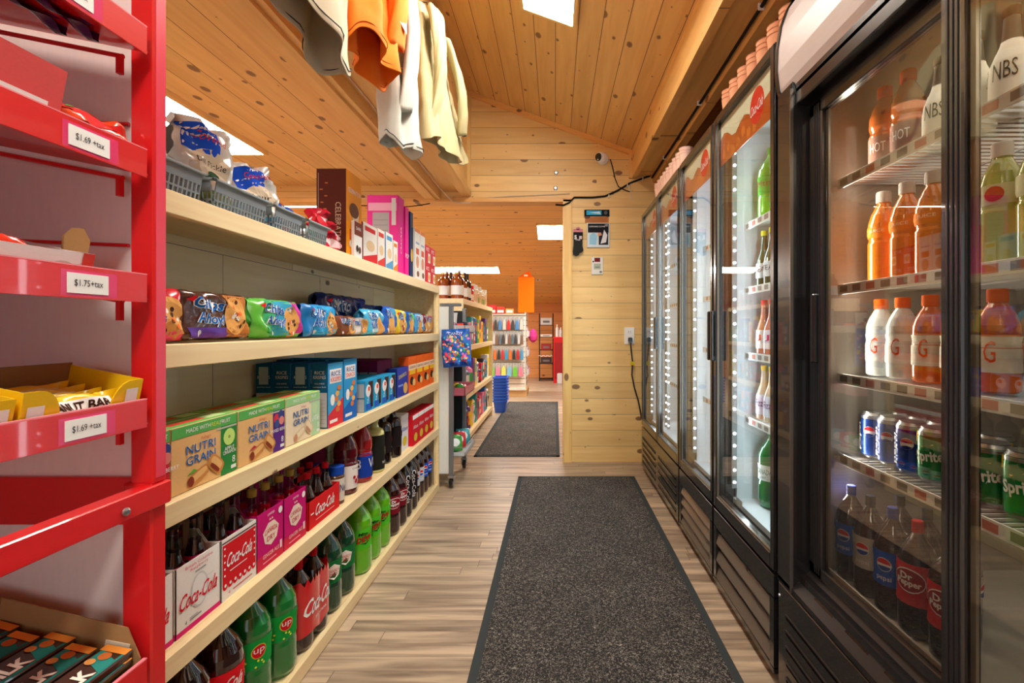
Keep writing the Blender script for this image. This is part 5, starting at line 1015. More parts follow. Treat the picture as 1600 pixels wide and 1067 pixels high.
# ------------------------------------------------------------------ shirts hanging from the left beam
XB = -.665
def garment(name, m, rows, depth, waves, amp, seed=0, nu=96, inner=None, closed_top=True):
    """rows: (z, x centre, y near, y far); a loose tube with folds, open at the hem"""
    rd = random.Random(seed); ph = [rd.uniform(0, 6) for _ in range(4)]
    mb = MB(); R_ = len(rows) - 1; N = nu
    def pt(t, j, off=0):
        z, xc, ya, yb = rows[j]; f = 1 - j / R_; a = 2 * PI * t; c, s_ = math.cos(a), math.sin(a)
        y = (ya + yb) / 2 + (yb - ya) / 2 * math.copysign(abs(c) ** .8, c); k = j / R_
        x = xc + (depth * (.35 + .65 * k) - off) * math.copysign(abs(s_) ** .7, s_) + amp * k * (math.sin(waves * (y - ya) / max(.1, yb - ya) * PI + ph[0]) + .4 * math.sin(2.3 * waves * (y - ya) + ph[1] + z * 4)) + .006 * math.sin(44 * y + 9 * z + ph[2]) * (.3 + k) + .004 * math.sin(70 * y - 22 * z + ph[3]) + .003 * math.sin(60 * z + 30 * y)
        zz = z + (.03 * math.sin(a * 1 + ph[2]) + .02 * math.sin(3 * a + ph[3])) * (k ** 4)
        return (x, y, zz)
    vs = [pt(i / N, j) for j in range(R_ + 1) for i in range(N)]
    mb.add(vs, [(j * N + i, j * N + (i + 1) % N, (j + 1) * N + (i + 1) % N, (j + 1) * N + i) for j in range(R_) for i in range(N)], m, True)
    o = mb.build(name); so = o.modifiers.new('thickness', 'SOLIDIFY'); so.thickness = .0025
    sb_ = o.modifiers.new('smooth', 'SUBSURF'); sb_.levels = sb_.render_levels = 1
    return o, [pt(i / N, R_) for i in range(N)] + [pt(0, R_)]
def rowsf(ztop, zbot, xt, xb, ya, yb, yta, ytb, n=10, curve=.5):
    out = []
    for j in range(n + 1):
        k = j / n; q = k ** curve; out.append((ztop + (zbot - ztop) * k, xt + (xb - xt) * k, yta + (ya - yta) * q, ytb + (yb - ytb) * q))
    return out
def sleeve(par, m, p0, p1, r0, r1, bend=.03, seed=0):
    p0, p1 = Vector(p0), Vector(p1); mb = MB(); n = 26; N = 28; vs = []
    for j in range(n + 1):
        k = j / n; c = p0.lerp(p1, k) + Vector((bend * math.sin(k * PI), 0, 0)); r = r0 + (r1 - r0) * k
        for i in range(N): a = 2 * PI * i / N; q = 1 + .12 * math.sin(3 * a + 5 * k + seed) + .05 * math.sin(7 * a + 14 * k) + .05 * math.sin(26 * k + 2 * a); vs.append((c.x + r * .36 * math.cos(a) * q, c.y + r * math.sin(a) * q, c.z + (.02 * math.sin(a) * k)))
    mb.add(vs, [(j * N + i, j * N + (i + 1) % N, (j + 1) * N + (i + 1) % N, (j + 1) * N + i) for j in range(n) for i in range(N)], m, True)
    o = mb.build('sleeve', par); so = o.modifiers.new('thickness', 'SOLIDIFY'); so.thickness = .002; return o
def hem(par, pts, m, dz=.02):
    MB().tube([(p[0], p[1], p[2] + dz) for p in pts], .0016, m, 5).build('hem_stitching', par)
def hook(par, x, y, z):
    MB().tube([(x, y, z - .06), (x, y, z), (x - .01, y, z + .03), (x - .04, y, z + .035)], .003, DKGREY, 6).build('hanger_hook', par)
CREAM = cloth('cream_cloth', (212, 200, 172), (188, 174, 146)); ORANGE = cloth('orange_cloth', (255, 140, 24), (240, 112, 10)); PALE = cloth('pale_cloth', (208, 208, 196), (184, 184, 172)); KHAKI = cloth('khaki_cloth', (196, 182, 138), (172, 158, 112))
def fin(o, lab): tag(o, lab, 'shirt')
o, h = garment('hanging_shirt', CREAM, rowsf(2.62, 1.77, -.61, -.60, 1.0, 1.345, 1.06, 1.3, n=22), .05, 4, .02, 1); hook(o, -.60, 1.18, 2.68); hem(o, h, DKGREY if '1.52' not in 'hook(o, -.60, 1.18, 2.68)' else C(190, 80, 10), .018)
sleeve(o, CREAM, (-.565, 1.04, 2.5), (-.565, 1.03, 1.93), .07, .06); fin(o, 'cream shirt with wavy hem hanging closest to the red rack')
o, h = garment('hanging_shirt', ORANGE, rowsf(2.62, 1.90, -.61, -.59, 1.375, 1.70, 1.42, 1.64, n=22), .045, 3, .016, 2); hook(o, -.61, 1.52, 2.68); hem(o, h, DKGREY if '1.52' not in 'hook(o, -.61, 1.52, 2.68)' else C(190, 80, 10), .018)
sleeve(o, ORANGE, (-.565, 1.61, 2.45), (-.56, 1.66, 2.02), .07, .06); 
MB().grid(lambda a, b: (-.522, 1.615 + a * .07, 2.08 + b * .06), 4, 4, C(236, 200, 190)).build('pale_patch', o); fin(o, 'bright orange shirt with a pale patch beside the cream shirt')
o, h = garment('hanging_shirt', PALE, rowsf(2.70, 1.75, -.62, -.60, 1.735, 2.0, 1.75, 1.93, n=22), .05, 5, .016, 3); hook(o, -.62, 1.83, 2.74); hem(o, h, DKGREY if '1.52' not in 'hook(o, -.62, 1.83, 2.74)' else C(190, 80, 10), .018)
sleeve(o, PALE, (-.57, 1.80, 2.5), (-.565, 1.80, 1.86), .06, .05, seed=2); fin(o, 'long pale grey shirt hanging right behind the orange one')
kr_ = [(z + .12 * 0, xc, ya, yb) for (z, xc, ya, yb) in rowsf(2.50, 1.90, -.605, -.575, 2.06, 2.90, 2.12, 2.42, n=22, curve=.8)]
o, h = garment('hanging_shirt', KHAKI, kr_, .06, 4, .022, 4); hook(o, -.60, 2.27, 2.56)
me_ = o.data
for v in me_.vertices: v.co.z += .12 * max(0, min(1, (v.co.y - 2.06) / .84)) * max(0, (2.5 - v.co.z) / .6)
sleeve(o, KHAKI, (-.54, 2.16, 2.46), (-.545, 2.14, 1.98), .075, .045, seed=1); sleeve(o, KHAKI, (-.53, 2.36, 2.45), (-.51, 2.62, 2.10), .055, .06, seed=4)
MB().prism([(2.14, 2.47), (2.24, 2.52), (2.36, 2.47), (2.30, 2.41), (2.24, 2.47), (2.19, 2.41)], 0, -.55, -.54, KHAKI).build('collar', o)
fin(o, 'khaki work shirt with long sleeves hanging nearest the end wall')

# ------------------------------------------------------------------ things on the end wall
YW = YB - .003
def wp(px, py, q=0): p = P(px, py, YB); return (p.x, YB - q, p.z)
cm = empty('security_camera', wp(941, 249, 0)); MB().lathe([(0, .046), (.022, .046), (.030, .038)], WHITE, n=22).build('base', cm).rotation_euler = (PI / 2, 0, 0)
o = MB().lathe([(-.03, .018), (-.024, .034), (0, .042), (.02, .04), (.034, .032), (.036, .030)], WHITE, n=24).build('dome', cm); o.location = (-.014, -.046, -.002); o.rotation_euler = (PI / 2 + .15, 0, -.7)
o2 = MB().lathe([(0, .030), (.003, .028)], BLACK, n=22).lathe([(.003, .009), (.008, .006)], C(60, 60, 66), 0, 0, n=12).lathe([(.003, .005), (.006, .004)], WHITE, -.004, -.018, n=8).build('lens', o); o2.location = (0, 0, .036)
tag(cm, 'small white dome security camera with black lens on the end wall', 'camera')
for (px, py, lab) in ((869, 270, 'upper round silver screw cap above the opening'), (868, 294, 'lower round silver screw cap above the opening')):
    x, y, z = wp(px, py); c = MB().lathe([(0, .017), (.006, .016), (.009, .008)], STEEL, n=16).build('screw_cap', None, (x, y, z)); c.rotation_euler = (PI / 2, 0, 0); tag(c, lab, 'cap')
def cable(name, pts, r, m, lab): return tag(MB().tube(pts, r, m, 6).build(name), lab, 'cable')
BK = C(30, 28, 28, .5)
cable('cable', [wp(868, 321, .022), wp(880, 322, .024), wp(889, 318, .024), wp(897, 309, .008), wp(925, 309, .008), wp(945, 307, .008), wp(965, 298, .008), wp(985, 286, .008), wp(1010, 277, .008), wp(1026, 271, .008), (.752, YB - .03, 2.225), (.75, 3.4, 2.222), (.752, 2.6, 2.222), (.75, 1.8, 2.222), (.752, 1.2, 2.222), (.75, .3, 2.222)], .0075, BK, 'thick black cable stapled along the end wall and the beam above the coolers')
cable('cable', [wp(953, 250, .02), wp(957, 262, .008), wp(961, 280, .008), wp(966, 292, .008), wp(975, 297, .008), wp(984, 300, .008)], .004, BK, 'thin black wire from the security camera down to the thick cable')
cable('cable', [wp(985, 282, .012), wp(984, 296, .012), wp(986, 312, .012)], .0025, WHITE, 'short white zip tie tail hanging from the thick cable')
cable('cable', [wp(890, 303, .008), wp(850, 305, .008), wp(800, 307, .008), wp(740, 311, .008), wp(708, 313, .008), (-.79, 3.72, 2.08), (-.86, 3.70, 2.05)], .003, C(190, 180, 160), 'thin pale wire along the top of the opening')
cable('cable', [(-.88, .3, 2.118), (-.88, 1.6, 2.118), (-.879, 2.6, 2.118), (-.875, 3.3, 2.115), (-.87, 3.6, 2.10), (-.80, 3.735, 2.035), (-.74, 3.742, 2.03), (-.66, 3.742, 2.03)], .004, C(214, 196, 180), 'pale cable pair running under the left beam to the opening')
cable('cable', [(-1.85, YB - .022, 2.02), (-1.4, YB - .022, 2.005), (-1.15, YB - .022, 2.0), (-1.05, YB - .022, 2.012), (-.98, YB - .022, 2.025)], .004, BK, 'black wire drooping below the header beyond the boxes')
for i, (x, y) in enumerate([(.75, 3.3), (.75, 2.5), (.75, 1.75)]): tag(MB().box(x - .012, x + .012, y - .004, y + .004, 2.21, 2.236, WHITE, .002).build('cable_clip'), 'white cable clip on the beam above the coolers, %s from the end wall' % ORD[i], 'clip')
for i, (px, py) in enumerate([(951, 307), (980, 291), (1004, 280)]):
    x, y, z = wp(px, py); tag(MB().box(x - .004, x + .004, y - .016, y, z - .014, z + .014, WHITE, .002).build('cable_clip'), 'white cable clip on the end wall, %s from the opening' % ORD[i], 'clip')
# hanging packets
def wallpack(name, pxa, pya, pxb, pyb, d, base, art, lab, cat):
    a, b = P(pxa, pya, YB), P(pxb, pyb, YB); w, h = b.x - a.x, a.z - b.z
    mb = MB(); mb.box(-w / 2, w / 2, -d, 0, 0, h, base, min(.002, d * .3)); art(mb, lambda u, v, o: (u, -d - o, v), w, h)
    return tag(mb.build(name, None, ((a.x + b.x) / 2, YB, b.z)), lab, cat)
wallpack('knife_packet', 913, 328, 952, 338, .012, C(20, 30, 36), lambda mb, M, w, h: (mb.rect(M, -w * .42, h * .15, w * .18, h * .85, C(60, 170, 214), 1), mb.poly(M, [(-w * .3, h * .5), (w * .1, h * .7), (w * .15, h * .3)], C(200, 230, 240), 2), mb.disc(M, w * .35, h * .5, w * .07, h * .3, C(90, 90, 96), 1)), 'long black and blue packet hung across the end wall', 'packet')
def a_glove(mb, M, w, h):
    mb.rect(M, -w * .46, h * .6, w * .46, h * .97, C(26, 26, 30), 1); mb.rect(M, w * .02, h * .1, w * .44, h * .62, C(40, 40, 46), 1.4); mb.poly(M, [(-w * .4, h * .12), (-w * .1, h * .1), (-w * .05, h * .45), (-w * .2, h * .62), (-w * .38, h * .5)], C(150, 200, 224), 2); mb.poly(M, [(w * .1, h * .15), (w * .34, h * .2), (w * .4, h * .5), (w * .26, h * .72), (w * .18, h * .4)], C(226, 228, 232), 2.4); mb.poly(M, [(w * -.02, h * .45), (w * .16, h * .5), (w * .12, h * .6), (w * .0, h * .6)], C(214, 150, 120), 3); mb.text(M, 'DISPOSABLE GLOVES', -w * .05, h * .85, h * .06, WHITE, 3, w=w * .7); mb.text(M, '10', w * .36, h * .9, h * .1, WHITE, 3)
g_ = wallpack('glove_packet', 917, 349, 952, 387, .018, C(206, 216, 220, .3), a_glove, 'square black and white packet with a hand picture on the end wall', 'packet')
wallpack('clear_bag', 914, 339, 951, 348, .002, CUPPLASTIC, lambda mb, M, w, h: None, 'clear plastic hanging flap above the square packet', 'packet')
sk = MB(); s0 = P(903, 376, YB); pts = [(-.036, .08), (.036, .08), (.034, -.05), (.042, -.08), (.03, -.095), (.015, -.10), (.0, -.12), (-.02, -.125), (-.038, -.112), (-.042, -.09), (-.036, -.04)]
sk.prism([(p, q) for p, q in pts], 1, -.016, 0, C(44, 46, 44, .8)); Mk = lambda u, v, o: (u, -.016 - o, v)
sk.rect(Mk, -.037, .045, .037, .085, C(206, 130, 140), 1); sk.rect(Mk, -.037, 0.0, .037, .06, C(30, 26, 28), 2); sk.text(Mk, '5', -.02, .02, .032, WHITE, 3, off=.04); sk.rect(Mk, .008, .006, .03, .03, C(206, 190, 190), 3); sk.text(Mk, 'PAIR', .0, .0, .012, WHITE, 3); sk.disc(Mk, 0, .088, .016, .012, C(206, 130, 140), 1)
tag(sk.build('sock_packet', None, (s0.x, YB - .019, s0.z)), 'black sock pack marked with a 5 hanging on the door post edge', 'socks')
wallpack('gadget_packet', 924, 402, 942, 429, .014, C(226, 224, 216), lambda mb, M, w, h: (mb.rect(M, -w * .25, h * .72, w * .25, h * .96, C(120, 30, 36), 1), mb.rect(M, -w * .3, h * .3, w * .3, h * .62, C(170, 180, 160), 1), mb.disc(M, w * .3, h * .14, w * .12, h * .07, C(120, 120, 120), 1), mb.disc(M, -w * .35, h * .74, w * .07, h * .05, BLACK, 1), mb.rect(M, -w * .2, h * .4, w * .2, h * .44, C(90, 100, 90), 2)), 'small white gadget packet below the square packet', 'packet')
a = P(983.5, 524.5, YB); ot = empty('power_outlet', (a.x, YB, a.z)); MB().box(-.04, .04, -.008, 0, -.066, .066, C(246, 246, 240, .3), .003).build('cover_plate', ot)
rc_ = MB(); 
for z in (.026, -.026): rc_.lathe([(0, .017), (.003, .017)], C(232, 232, 226), n=16)
oo = MB()
for z in (.028, -.028):
    oo.box(-.017, .017, -.0105, -.008, z - .014, z + .014, C(236, 236, 230), .002)
    for x in (-.007, .007): oo.box(x - .0015, x + .0015, -.0112, -.0104, z - .002, z + .008, BLACK)
oo.build('sockets', ot); tag(ot, 'white double wall outlet on the end wall by the coolers', 'outlet')
x, y, z = a.x, YB, a.z
cb = empty('power_cable', (x, y - .012, z - .028)); MB().box(-.016, .016, -.04, -.0005, -.02, .016, BLACK, .005).build('plug', cb)
pts = [P(984, 535, YB), P(985, 548, YB), P(987, 565, YB), P(986, 585, YB), P(990, 605, YB), P(996, 625, YB), P(999, 640, YB), P(1001, 652, YB)]
MB().tube([(p.x - x, -.03 + .0 * i, p.z - (z - .028)) for i, p in enumerate(pts)], .006, BLACK, 8).build('cord', cb)
MB().box(.012 - .01, .012 + .018, -.042, -.022, -.20, -.17, C(206, 190, 40), .002).build('yellow_tag', cb); tag(cb, 'black power cord with a yellow tag hanging from the outlet down to the coolers', 'cord')

# ------------------------------------------------------------------ rolling cart at the end of the snack shelf
ct = tag(empty('rolling_cart', (-.86, 3.39, 0)), 'narrow white and grey metal rolling cart with trays at the snack shelf end', 'cart')
def K(mb, nm, par=None): return mb.build(nm, par or ct, (.86, -3.39, 0) if par is None else (0, 0, 0))
GP = C(128, 134, 138, .35, .5)
K(MB().box(-1.04, -.70, 3.15, 3.17, .095, 1.20, C(230, 232, 228, .4), .002), 'side_panel')
K(MB().box(-1.04, -1.02, 3.17, 3.62, .1, 1.18, C(44, 46, 50)), 'back_panel')
for (x, y) in ((-.685, 3.155), (-.685, 3.60)): K(MB().box(x - .014, x + .014, y - .012, y + .012, .08, 1.20, GP, .003), 'post')
K(MB().box(-.76, -.62, 3.145, 3.17, 1.195, 1.215, GP, .003), 'top_rail')
K(MB().box(-1.03, -.70, 3.58, 3.62, .1, 1.18, C(40, 42, 46)), 'side_panel')
for i, (z, hh, c) in enumerate([(1.02, .05, C(206, 196, 190)), (.60, .055, C(186, 96, 112, .3)), (.20, .05, C(196, 204, 206, .3))]):
    m = MB(); x0, x1, ya, yb = -.98, -.60, 3.18, 3.56; m.box(x0, x1, ya, yb, z, z + .004, c)
    for q in ((x1 - .004, x1, ya, yb), (x0, x0 + .004, ya, yb), (x0, x1, ya, ya + .004), (x0, x1, yb - .004, yb)): m.box(*q, z, z + hh * .55 if i == 2 else z + hh, c)
    if i == 2: m.tube([(x1, ya, z + .06), (x1, yb, z + .06)], .004, STEEL, 6).tube([(x0, ya, z + .06), (x1, ya, z + .06)], .004, STEEL, 6)
    K(m, 'tray')
for (x, y) in ((-.685, 3.155), (-.685, 3.60), (-1.02, 3.60)):
    f = MB(); f.box(x - .022, x + .022, y - .014, y + .026, .066, .082, STEEL, .002).box(x - .020, x - .016, y - .01, y + .022, .03, .07, STEEL).box(x + .016, x + .020, y - .01, y + .022, .03, .07, STEEL); fo_ = K(f, 'caster')
    wv = MB().lathe([(-.012, .026), (-.010, .032), (.010, .032), (.012, .026)], BLACK, n=20).lathe([(-.0135, .012), (.0135, .012)], STEEL, n=12); w = wv.build('wheel', fo_, (x, y + .008, .033)); w.rotation_euler = (0, PI / 2, 0)
def multi(mb, M, w, h):
    rd = random.Random(5); cs = [C(236, 60, 60), C(250, 200, 60), C(60, 160, 90), C(230, 120, 190), C(240, 240, 240), C(250, 130, 50), C(60, 190, 220)]
    mb.rect(M, -.46 * w, .04 * h, .46 * w, .13 * h, C(24, 60, 140), 1.6, 8, 2)
    for k in range(120): mb.disc(M, rd.uniform(-.43, .43) * w, rd.uniform(.13, .84) * h, rd.uniform(.025, .055) * w, rd.uniform(.02, .045) * h, cs[k % 7], 2.6 + k * .01, 7)
    mb.text(M, 'CANDY', 0, .88 * h, h * .07, WHITE, 5, w=w * .5)
cbag = bag(.185, .245, .05, C(30, 96, 190, .25, 0, .3), multi, 'v', 12, wr=1.5).build('candy_bag', None, (-.628, 3.06, .802)); cbag.rotation_euler = (0, -.05, .12)
MB().tube([(0, .02, .24), (-.004, .03, .30), (.0, .05, .33)], .0015, WHITE, 5).build('hanging_loop', cbag); tag(cbag, 'blue multicoloured candy bag hanging from the grey rail of the rolling cart', 'candy bag')
# goods on the cart
pal = lambda *a: C(*a, .35)
bk_ = MB().lathe([(0, .06), (.12, .07), (.13, .073)], C(232, 232, 228), n=20); bm_ = Mb = lambda u, v, o: cyl(.065)(u, v, o + .006)
for k in range(10): bk_.disc(bm_, -.08 + .018 * k, .06 + .02 * math.sin(k * 2), .012, .014, [C(206, 60, 60), C(60, 100, 190), C(240, 190, 50), C(120, 40, 110)][k % 4], 3, 8, 2)
tag(bk_.build('candy_tub', None, (-.74, 3.27, 1.026)), 'white tub with colourful candy pictures on the top cart tray', 'tub')
tag(MB().box(-.06, .06, -.05, .05, 0, .07, C(60, 50, 70), .003).rect(lambda u, v, o: (u, -.05 - o, v), -.05, .01, .05, .06, C(226, 80, 60), 1).build('candy_carton', None, (-.70, 3.44, 1.026)), 'dark candy carton behind the white tub on the cart', 'carton')
for k, (x, y, c, r_) in enumerate([(-.65, 3.25, (60, 150, 60), .036), (-.72, 3.28, (206, 60, 90), .032), (-.64, 3.34, (220, 90, 120), .028), (-.70, 3.40, (236, 200, 60), .03)]):
    tag(MB().lathe([(r_ * (1 - math.cos(PI * j / 8)), r_ * math.sin(PI * j / 8) + .0006) for j in range(9)], pal(*c), n=16).lathe([(r_ * 1.95, .004), (r_ * 2.2, .003)], C(60, 100, 40), n=6).build('toy_fruit_candy', None, (x, y, .605)), '%s ball-shaped candy container in the pink cart tray' % ['green', 'red', 'small pink', 'yellow'][k], 'candy container')
for k, (x, y, c) in enumerate([(-.675, 3.26, (60, 150, 60)), (-.74, 3.29, (40, 130, 130)), (-.67, 3.36, (196, 40, 50)), (-.70, 3.38, (30, 40, 50)), (-.66, 3.47, (60, 160, 170))]):
    tag(bag(.10, .11, .04, pal(*c), lambda mb, M, w, h: mb.disc(M, 0, .5 * h, .3 * w, .25 * h, WHITE, 3, 12, 2), 'v', 40 + k).build('candy_packet', None, (x, y, .220)), '%s packet in the lowest wire cart tray' % ['bright green', 'dark teal', 'red', 'black', 'pale teal'][k], 'candy packet').rotation_euler = (-.4, 0, .4)

# ------------------------------------------------------------------ second shelf, in the back room
s2 = tag(empty('display_shelf', (0, 0, 0)), 'second pale pine shelf beyond the rolling cart with syrups on top', 'shelf')
Z2 = [1.297, .90, .485, .12]
for z in Z2: MB().box(-1.10, -.775, 3.95, 5.74, z - .018, z - .001, SHELF_W).box(-.775, -.757, 3.95, 5.76, z - .045, z - .001, SHELF_W, .001).build('shelf_board', s2)
MB().box(-1.12, -1.10, 3.95, 5.76, 0, 1.297, BACK_W).build('back_panel', s2)
for y in (3.93, 5.74): MB().box(-1.10, -.756, y, y + .019, 0, 1.296, SHELF_W).build('end_panel', s2)
AMB = C(150, 70, 20, .12, 0, .6); YLW = C(240, 214, 30)
MB().box(-1.08, -.79, 5.70, 5.738, .50, .86, YLW).build('yellow_liner', s2)
def simple_bottle(kind, Hh, R, c, cap_, lc): return bottle(kind, Hh, R, c, cap_, (.15, .5, lc), None, n=12, nm='syrup_bottle')
tops = [('lime', .22, .045, AMB, C(230, 200, 120), WHITE, 'amber white-label syrup bottle'), ('lime', .25, .038, C(90, 24, 14, .15, 0, .5), C(206, 200, 190), C(236, 226, 206), 'dark red syrup bottle'), ('lime', .26, .035, C(34, 14, 14, .1, 0, .5), BLACK, C(214, 206, 190), 'tall black sauce bottle'), ('jar', .16, .038, C(190, 50, 30, .3), C(206, 30, 40), C(236, 214, 190), 'red-capped jar'), ('jar', .19, .036, C(222, 200, 170, .3), C(226, 222, 212), C(214, 180, 140), 'tall white spice jar'), ('jar', .15, .034, C(206, 170, 120, .3), C(226, 220, 200), C(150, 160, 90), 'short pale jar')]
ORDt = 0
for i in range(13):
    t = tops[[0, 1, 0, 2, 2, 3, 4, 4, 5, 4, 5, 5, 4][i]]; y = 4.02 + .125 * i
    use('tb' + t[6], simple_bottle(*t[:6]), (-.83, y, Z2[0]), RL, '%s on the second shelf top, %s from the cart' % (t[6], ['first', 'second', 'third', 'fourth', 'fifth', 'sixth', 'seventh', 'eighth', 'ninth', 'tenth', 'eleventh', 'twelfth', 'last'][i]), 'bottle')
for i, y in enumerate([4.05, 4.2, 4.36, 4.5]): use('tb' + tops[[0, 1, 2, 1][i]][6], simple_bottle(*tops[[0, 1, 2, 1][i]][:6]), (-.95, y, Z2[0]), RL, '%s, back row on the second shelf top, %s from cart' % (tops[[0, 1, 2, 1][i]][6], ORD[i]), 'bottle')
rd = random.Random(11)
cols2 = [((206, 40, 60), 'red'), ((40, 50, 60), 'black'), ((236, 236, 232), 'white'), ((60, 160, 80), 'green'), ((240, 200, 40), 'yellow'), ((236, 110, 30), 'orange'), ((90, 50, 140), 'purple'), ((40, 120, 190), 'blue'), ((236, 130, 170), 'pink'), ((40, 150, 150), 'teal')]
LV = {1: 'upper', 2: 'middle', 3: 'bottom'}
for li_, z in ((1, Z2[1]), (2, Z2[2]), (3, Z2[3])):
    y = 4.03; i = 0
    while y < 5.6 and i < 14:
        (c, cn) = cols2[rd.randrange(10)]; (c2, cn2) = cols2[rd.randrange(10)]
        if cn2 == cn: c2, cn2 = (226, 226, 220), 'pale'
        w = rd.uniform(.085, .12); hh = rd.uniform(.16, .28); kind = rd.choice(['box', 'bottle', 'bag']) if li_ > 1 else rd.choice(['box', 'box', 'bag'])
        lab = '%s and %s %s, second shelf %s board, %s from the cart' % (cn, cn2, {'box': 'packet', 'bottle': 'cleaner bottle', 'bag': 'bag'}[kind], LV[li_], ORD[i])
        if kind == 'box':
            mb = MB(); mb.box(-w / 2, w / 2, 0, .08, 0, hh, pal(*c), .002); mb.rect(Mfront, -w * .4, hh * .5, w * .4, hh * .85, pal(*c2), 1); mb.disc(Mfront, 0, hh * .28, w * .3, hh * .12, pal(*[min(255, q + 60) for q in c2]), 1.4, 10)
            o = mb.build('packet', None, (-.79, y + w / 2, z), RL)
        elif kind == 'bottle':
            o = bottle('lime', hh, w * .42, pal(*c), pal(*c2), (.15, .6, pal(*c2)), None, n=12, nm='cleaner_bottle')(); o.location = (-.83, y + w / 2, z)
        else:
            o = bag(w, hh, .06, pal(*c), (lambda c2: lambda mb, M, w, h: (mb.disc(M, 0, .5 * h, .32 * w, .2 * h, pal(*c2), 3, 12, 2), mb.rect(M, -.4 * w, .75 * h, .4 * w, .88 * h, pal(*c2), 2, 5, 3)))(c2), 'v', i).build('bag', None, (-.79, y + w / 2, z), RL)
        tag(o, lab, {'box': 'packet', 'bottle': 'bottle', 'bag': 'bag'}[kind]); y += w + .018; i += 1

# stack of blue baskets
BLB = C(24, 84, 206, .35, 0, .3)
def sbasket():
    r = empty('shopping_basket'); mb = MB(); w, d, h, tp = .16, .24, .15, .02; t = .004
    for (a, b_) in (((-1, -1), (1, -1)), ((1, -1), (1, 1)), ((1, 1), (-1, 1)), ((-1, 1), (-1, -1))):
        p = [(a[0] * (w / 2 - tp), a[1] * (d / 2 - tp), 0), (b_[0] * (w / 2 - tp), b_[1] * (d / 2 - tp), 0), (b_[0] * w / 2, b_[1] * d / 2, h), (a[0] * w / 2, a[1] * d / 2, h)]
        q = [(x * .97, y_ * .97, z) for x, y_, z in p]; mb.add(p + q, [(0, 1, 2, 3), (7, 6, 5, 4), (3, 2, 6, 7), (0, 4, 5, 1)], BLB)
    mb.box(-w / 2 + tp, w / 2 - tp, -d / 2 + tp, d / 2 - tp, 0, t, BLB); mb.build('basket_tub', r)
    rm = MB(); rm.box(-w / 2 - .012, w / 2 + .012, -d / 2 - .012, -d / 2 - .0005, h - .012, h + .004, C(40, 104, 226, .3), .002); rm.box(-w / 2 - .012, w / 2 + .012, d / 2 + .0005, d / 2 + .012, h - .012, h + .004, C(40, 104, 226, .3), .002)
    for s_ in (-1, 1): rm.box(s_ * (w / 2 + .0005), s_ * (w / 2 + .012), -d / 2, d / 2, h - .012, h + .004, C(40, 104, 226, .3), .002)
    rm.build('rim', r); return r
for k in range(9): use('sbk', sbasket, (-.69, 6.06, .002 + .036 * k + (.0 if k == 0 else .0)), 0, 'blue shopping basket, %s in the nested stack by the second shelf' % (ORD[k] + ' from the floor'), 'basket', 'nested blue shopping baskets')

# ------------------------------------------------------------------ slatwall display and the far end of the back room
gd = tag(empty('slatwall_display', (-.68, 7.6, 0)), 'white slatwall gondola full of hanging tools and gadgets in the back room', 'display')
WS = C(226, 222, 212, .4)
bp_ = MB(); bp_.box(-.37, .20, -.10, -.08, .12, 1.26, WS)
for k in range(13): bp_.box(-.37, .20, -.103, -.0995, .18 + .083 * k, .188 + .083 * k, C(120, 114, 104))
bp_.build('slat_panel', gd)
MB().box(-.37, .24, -.22, .30, .0, .10, C(196, 160, 110), .003).box(-.35, .22, -.24, -.2, .1, .13, WS).build('plinth', gd)
sp_ = MB(); sp_.box(.20, .215, -.10, .42, .12, 1.30, WS)
for k in range(13): sp_.box(.2145, .217, -.10, .42, .18 + .083 * k, .188 + .083 * k, C(120, 114, 104))
sp_.build('slat_panel', gd); MB().box(-.38, .22, -.12, -.07, 1.255, 1.275, C(206, 204, 196), .002).build('top_cap', gd)
rd = random.Random(3)
rowsd = [(1.02, 8, [(196, 40, 40), (60, 60, 60), (70, 130, 190), (206, 200, 190)], 'top'), (.80, 11, [(60, 60, 62), (200, 200, 204), (120, 90, 70), (90, 110, 130)], 'second'), (.56, 9, [(60, 150, 200), (236, 110, 30), (44, 44, 44), (190, 40, 50)], 'third'), (.30, 6, [(110, 200, 60), (236, 130, 160), (236, 226, 90), (120, 190, 220)], 'lowest')]
for (z, n, cs, rn) in rowsd:
    for k in range(n):
        c = cs[k % 4]; x = -.68 - .345 + (.53 / n) * (k + .5); w = .53 / n * .95; hh = .215; mb = MB()
        mb.box(-w / 2, w / 2, -.012, 0, 0, hh, C(176, 176, 172), .002); mb.prism([(-w * .42, .01), (w * .4, .01), (w * .3, hh * .6), (0, hh * .8), (-w * .3, hh * .6)], 1, -.03, -.012, pal(*c)); mb.disc(lambda u, v, o: (u, -.012 - o, v), 0, hh * .9, .006, .006, C(60, 60, 60), 1, 8)
        o = mb.build('tool_packet', None, (x, 7.455, z)); MB().tube([(0, .035, hh * .92), (0, -.06, hh * .92 + .004)], .002, STEEL, 5).build('peg_hook', o)
        tag(o, 'hanging packet with %s tool, %s of the %s row on the slatwall' % ({(196, 40, 40): 'red', (60, 60, 60): 'dark', (70, 130, 190): 'blue', (206, 200, 190): 'pale', (60, 60, 62): 'black', (200, 200, 204): 'silver', (120, 90, 70): 'brown', (90, 110, 130): 'slate', (60, 150, 200): 'sky blue', (236, 110, 30): 'orange', (44, 44, 44): 'black', (190, 40, 50): 'crimson', (110, 200, 60): 'lime', (236, 130, 160): 'pink', (236, 226, 90): 'yellow', (120, 190, 220): 'light blue'}[c], ORD[k], rn), 'packet', None)
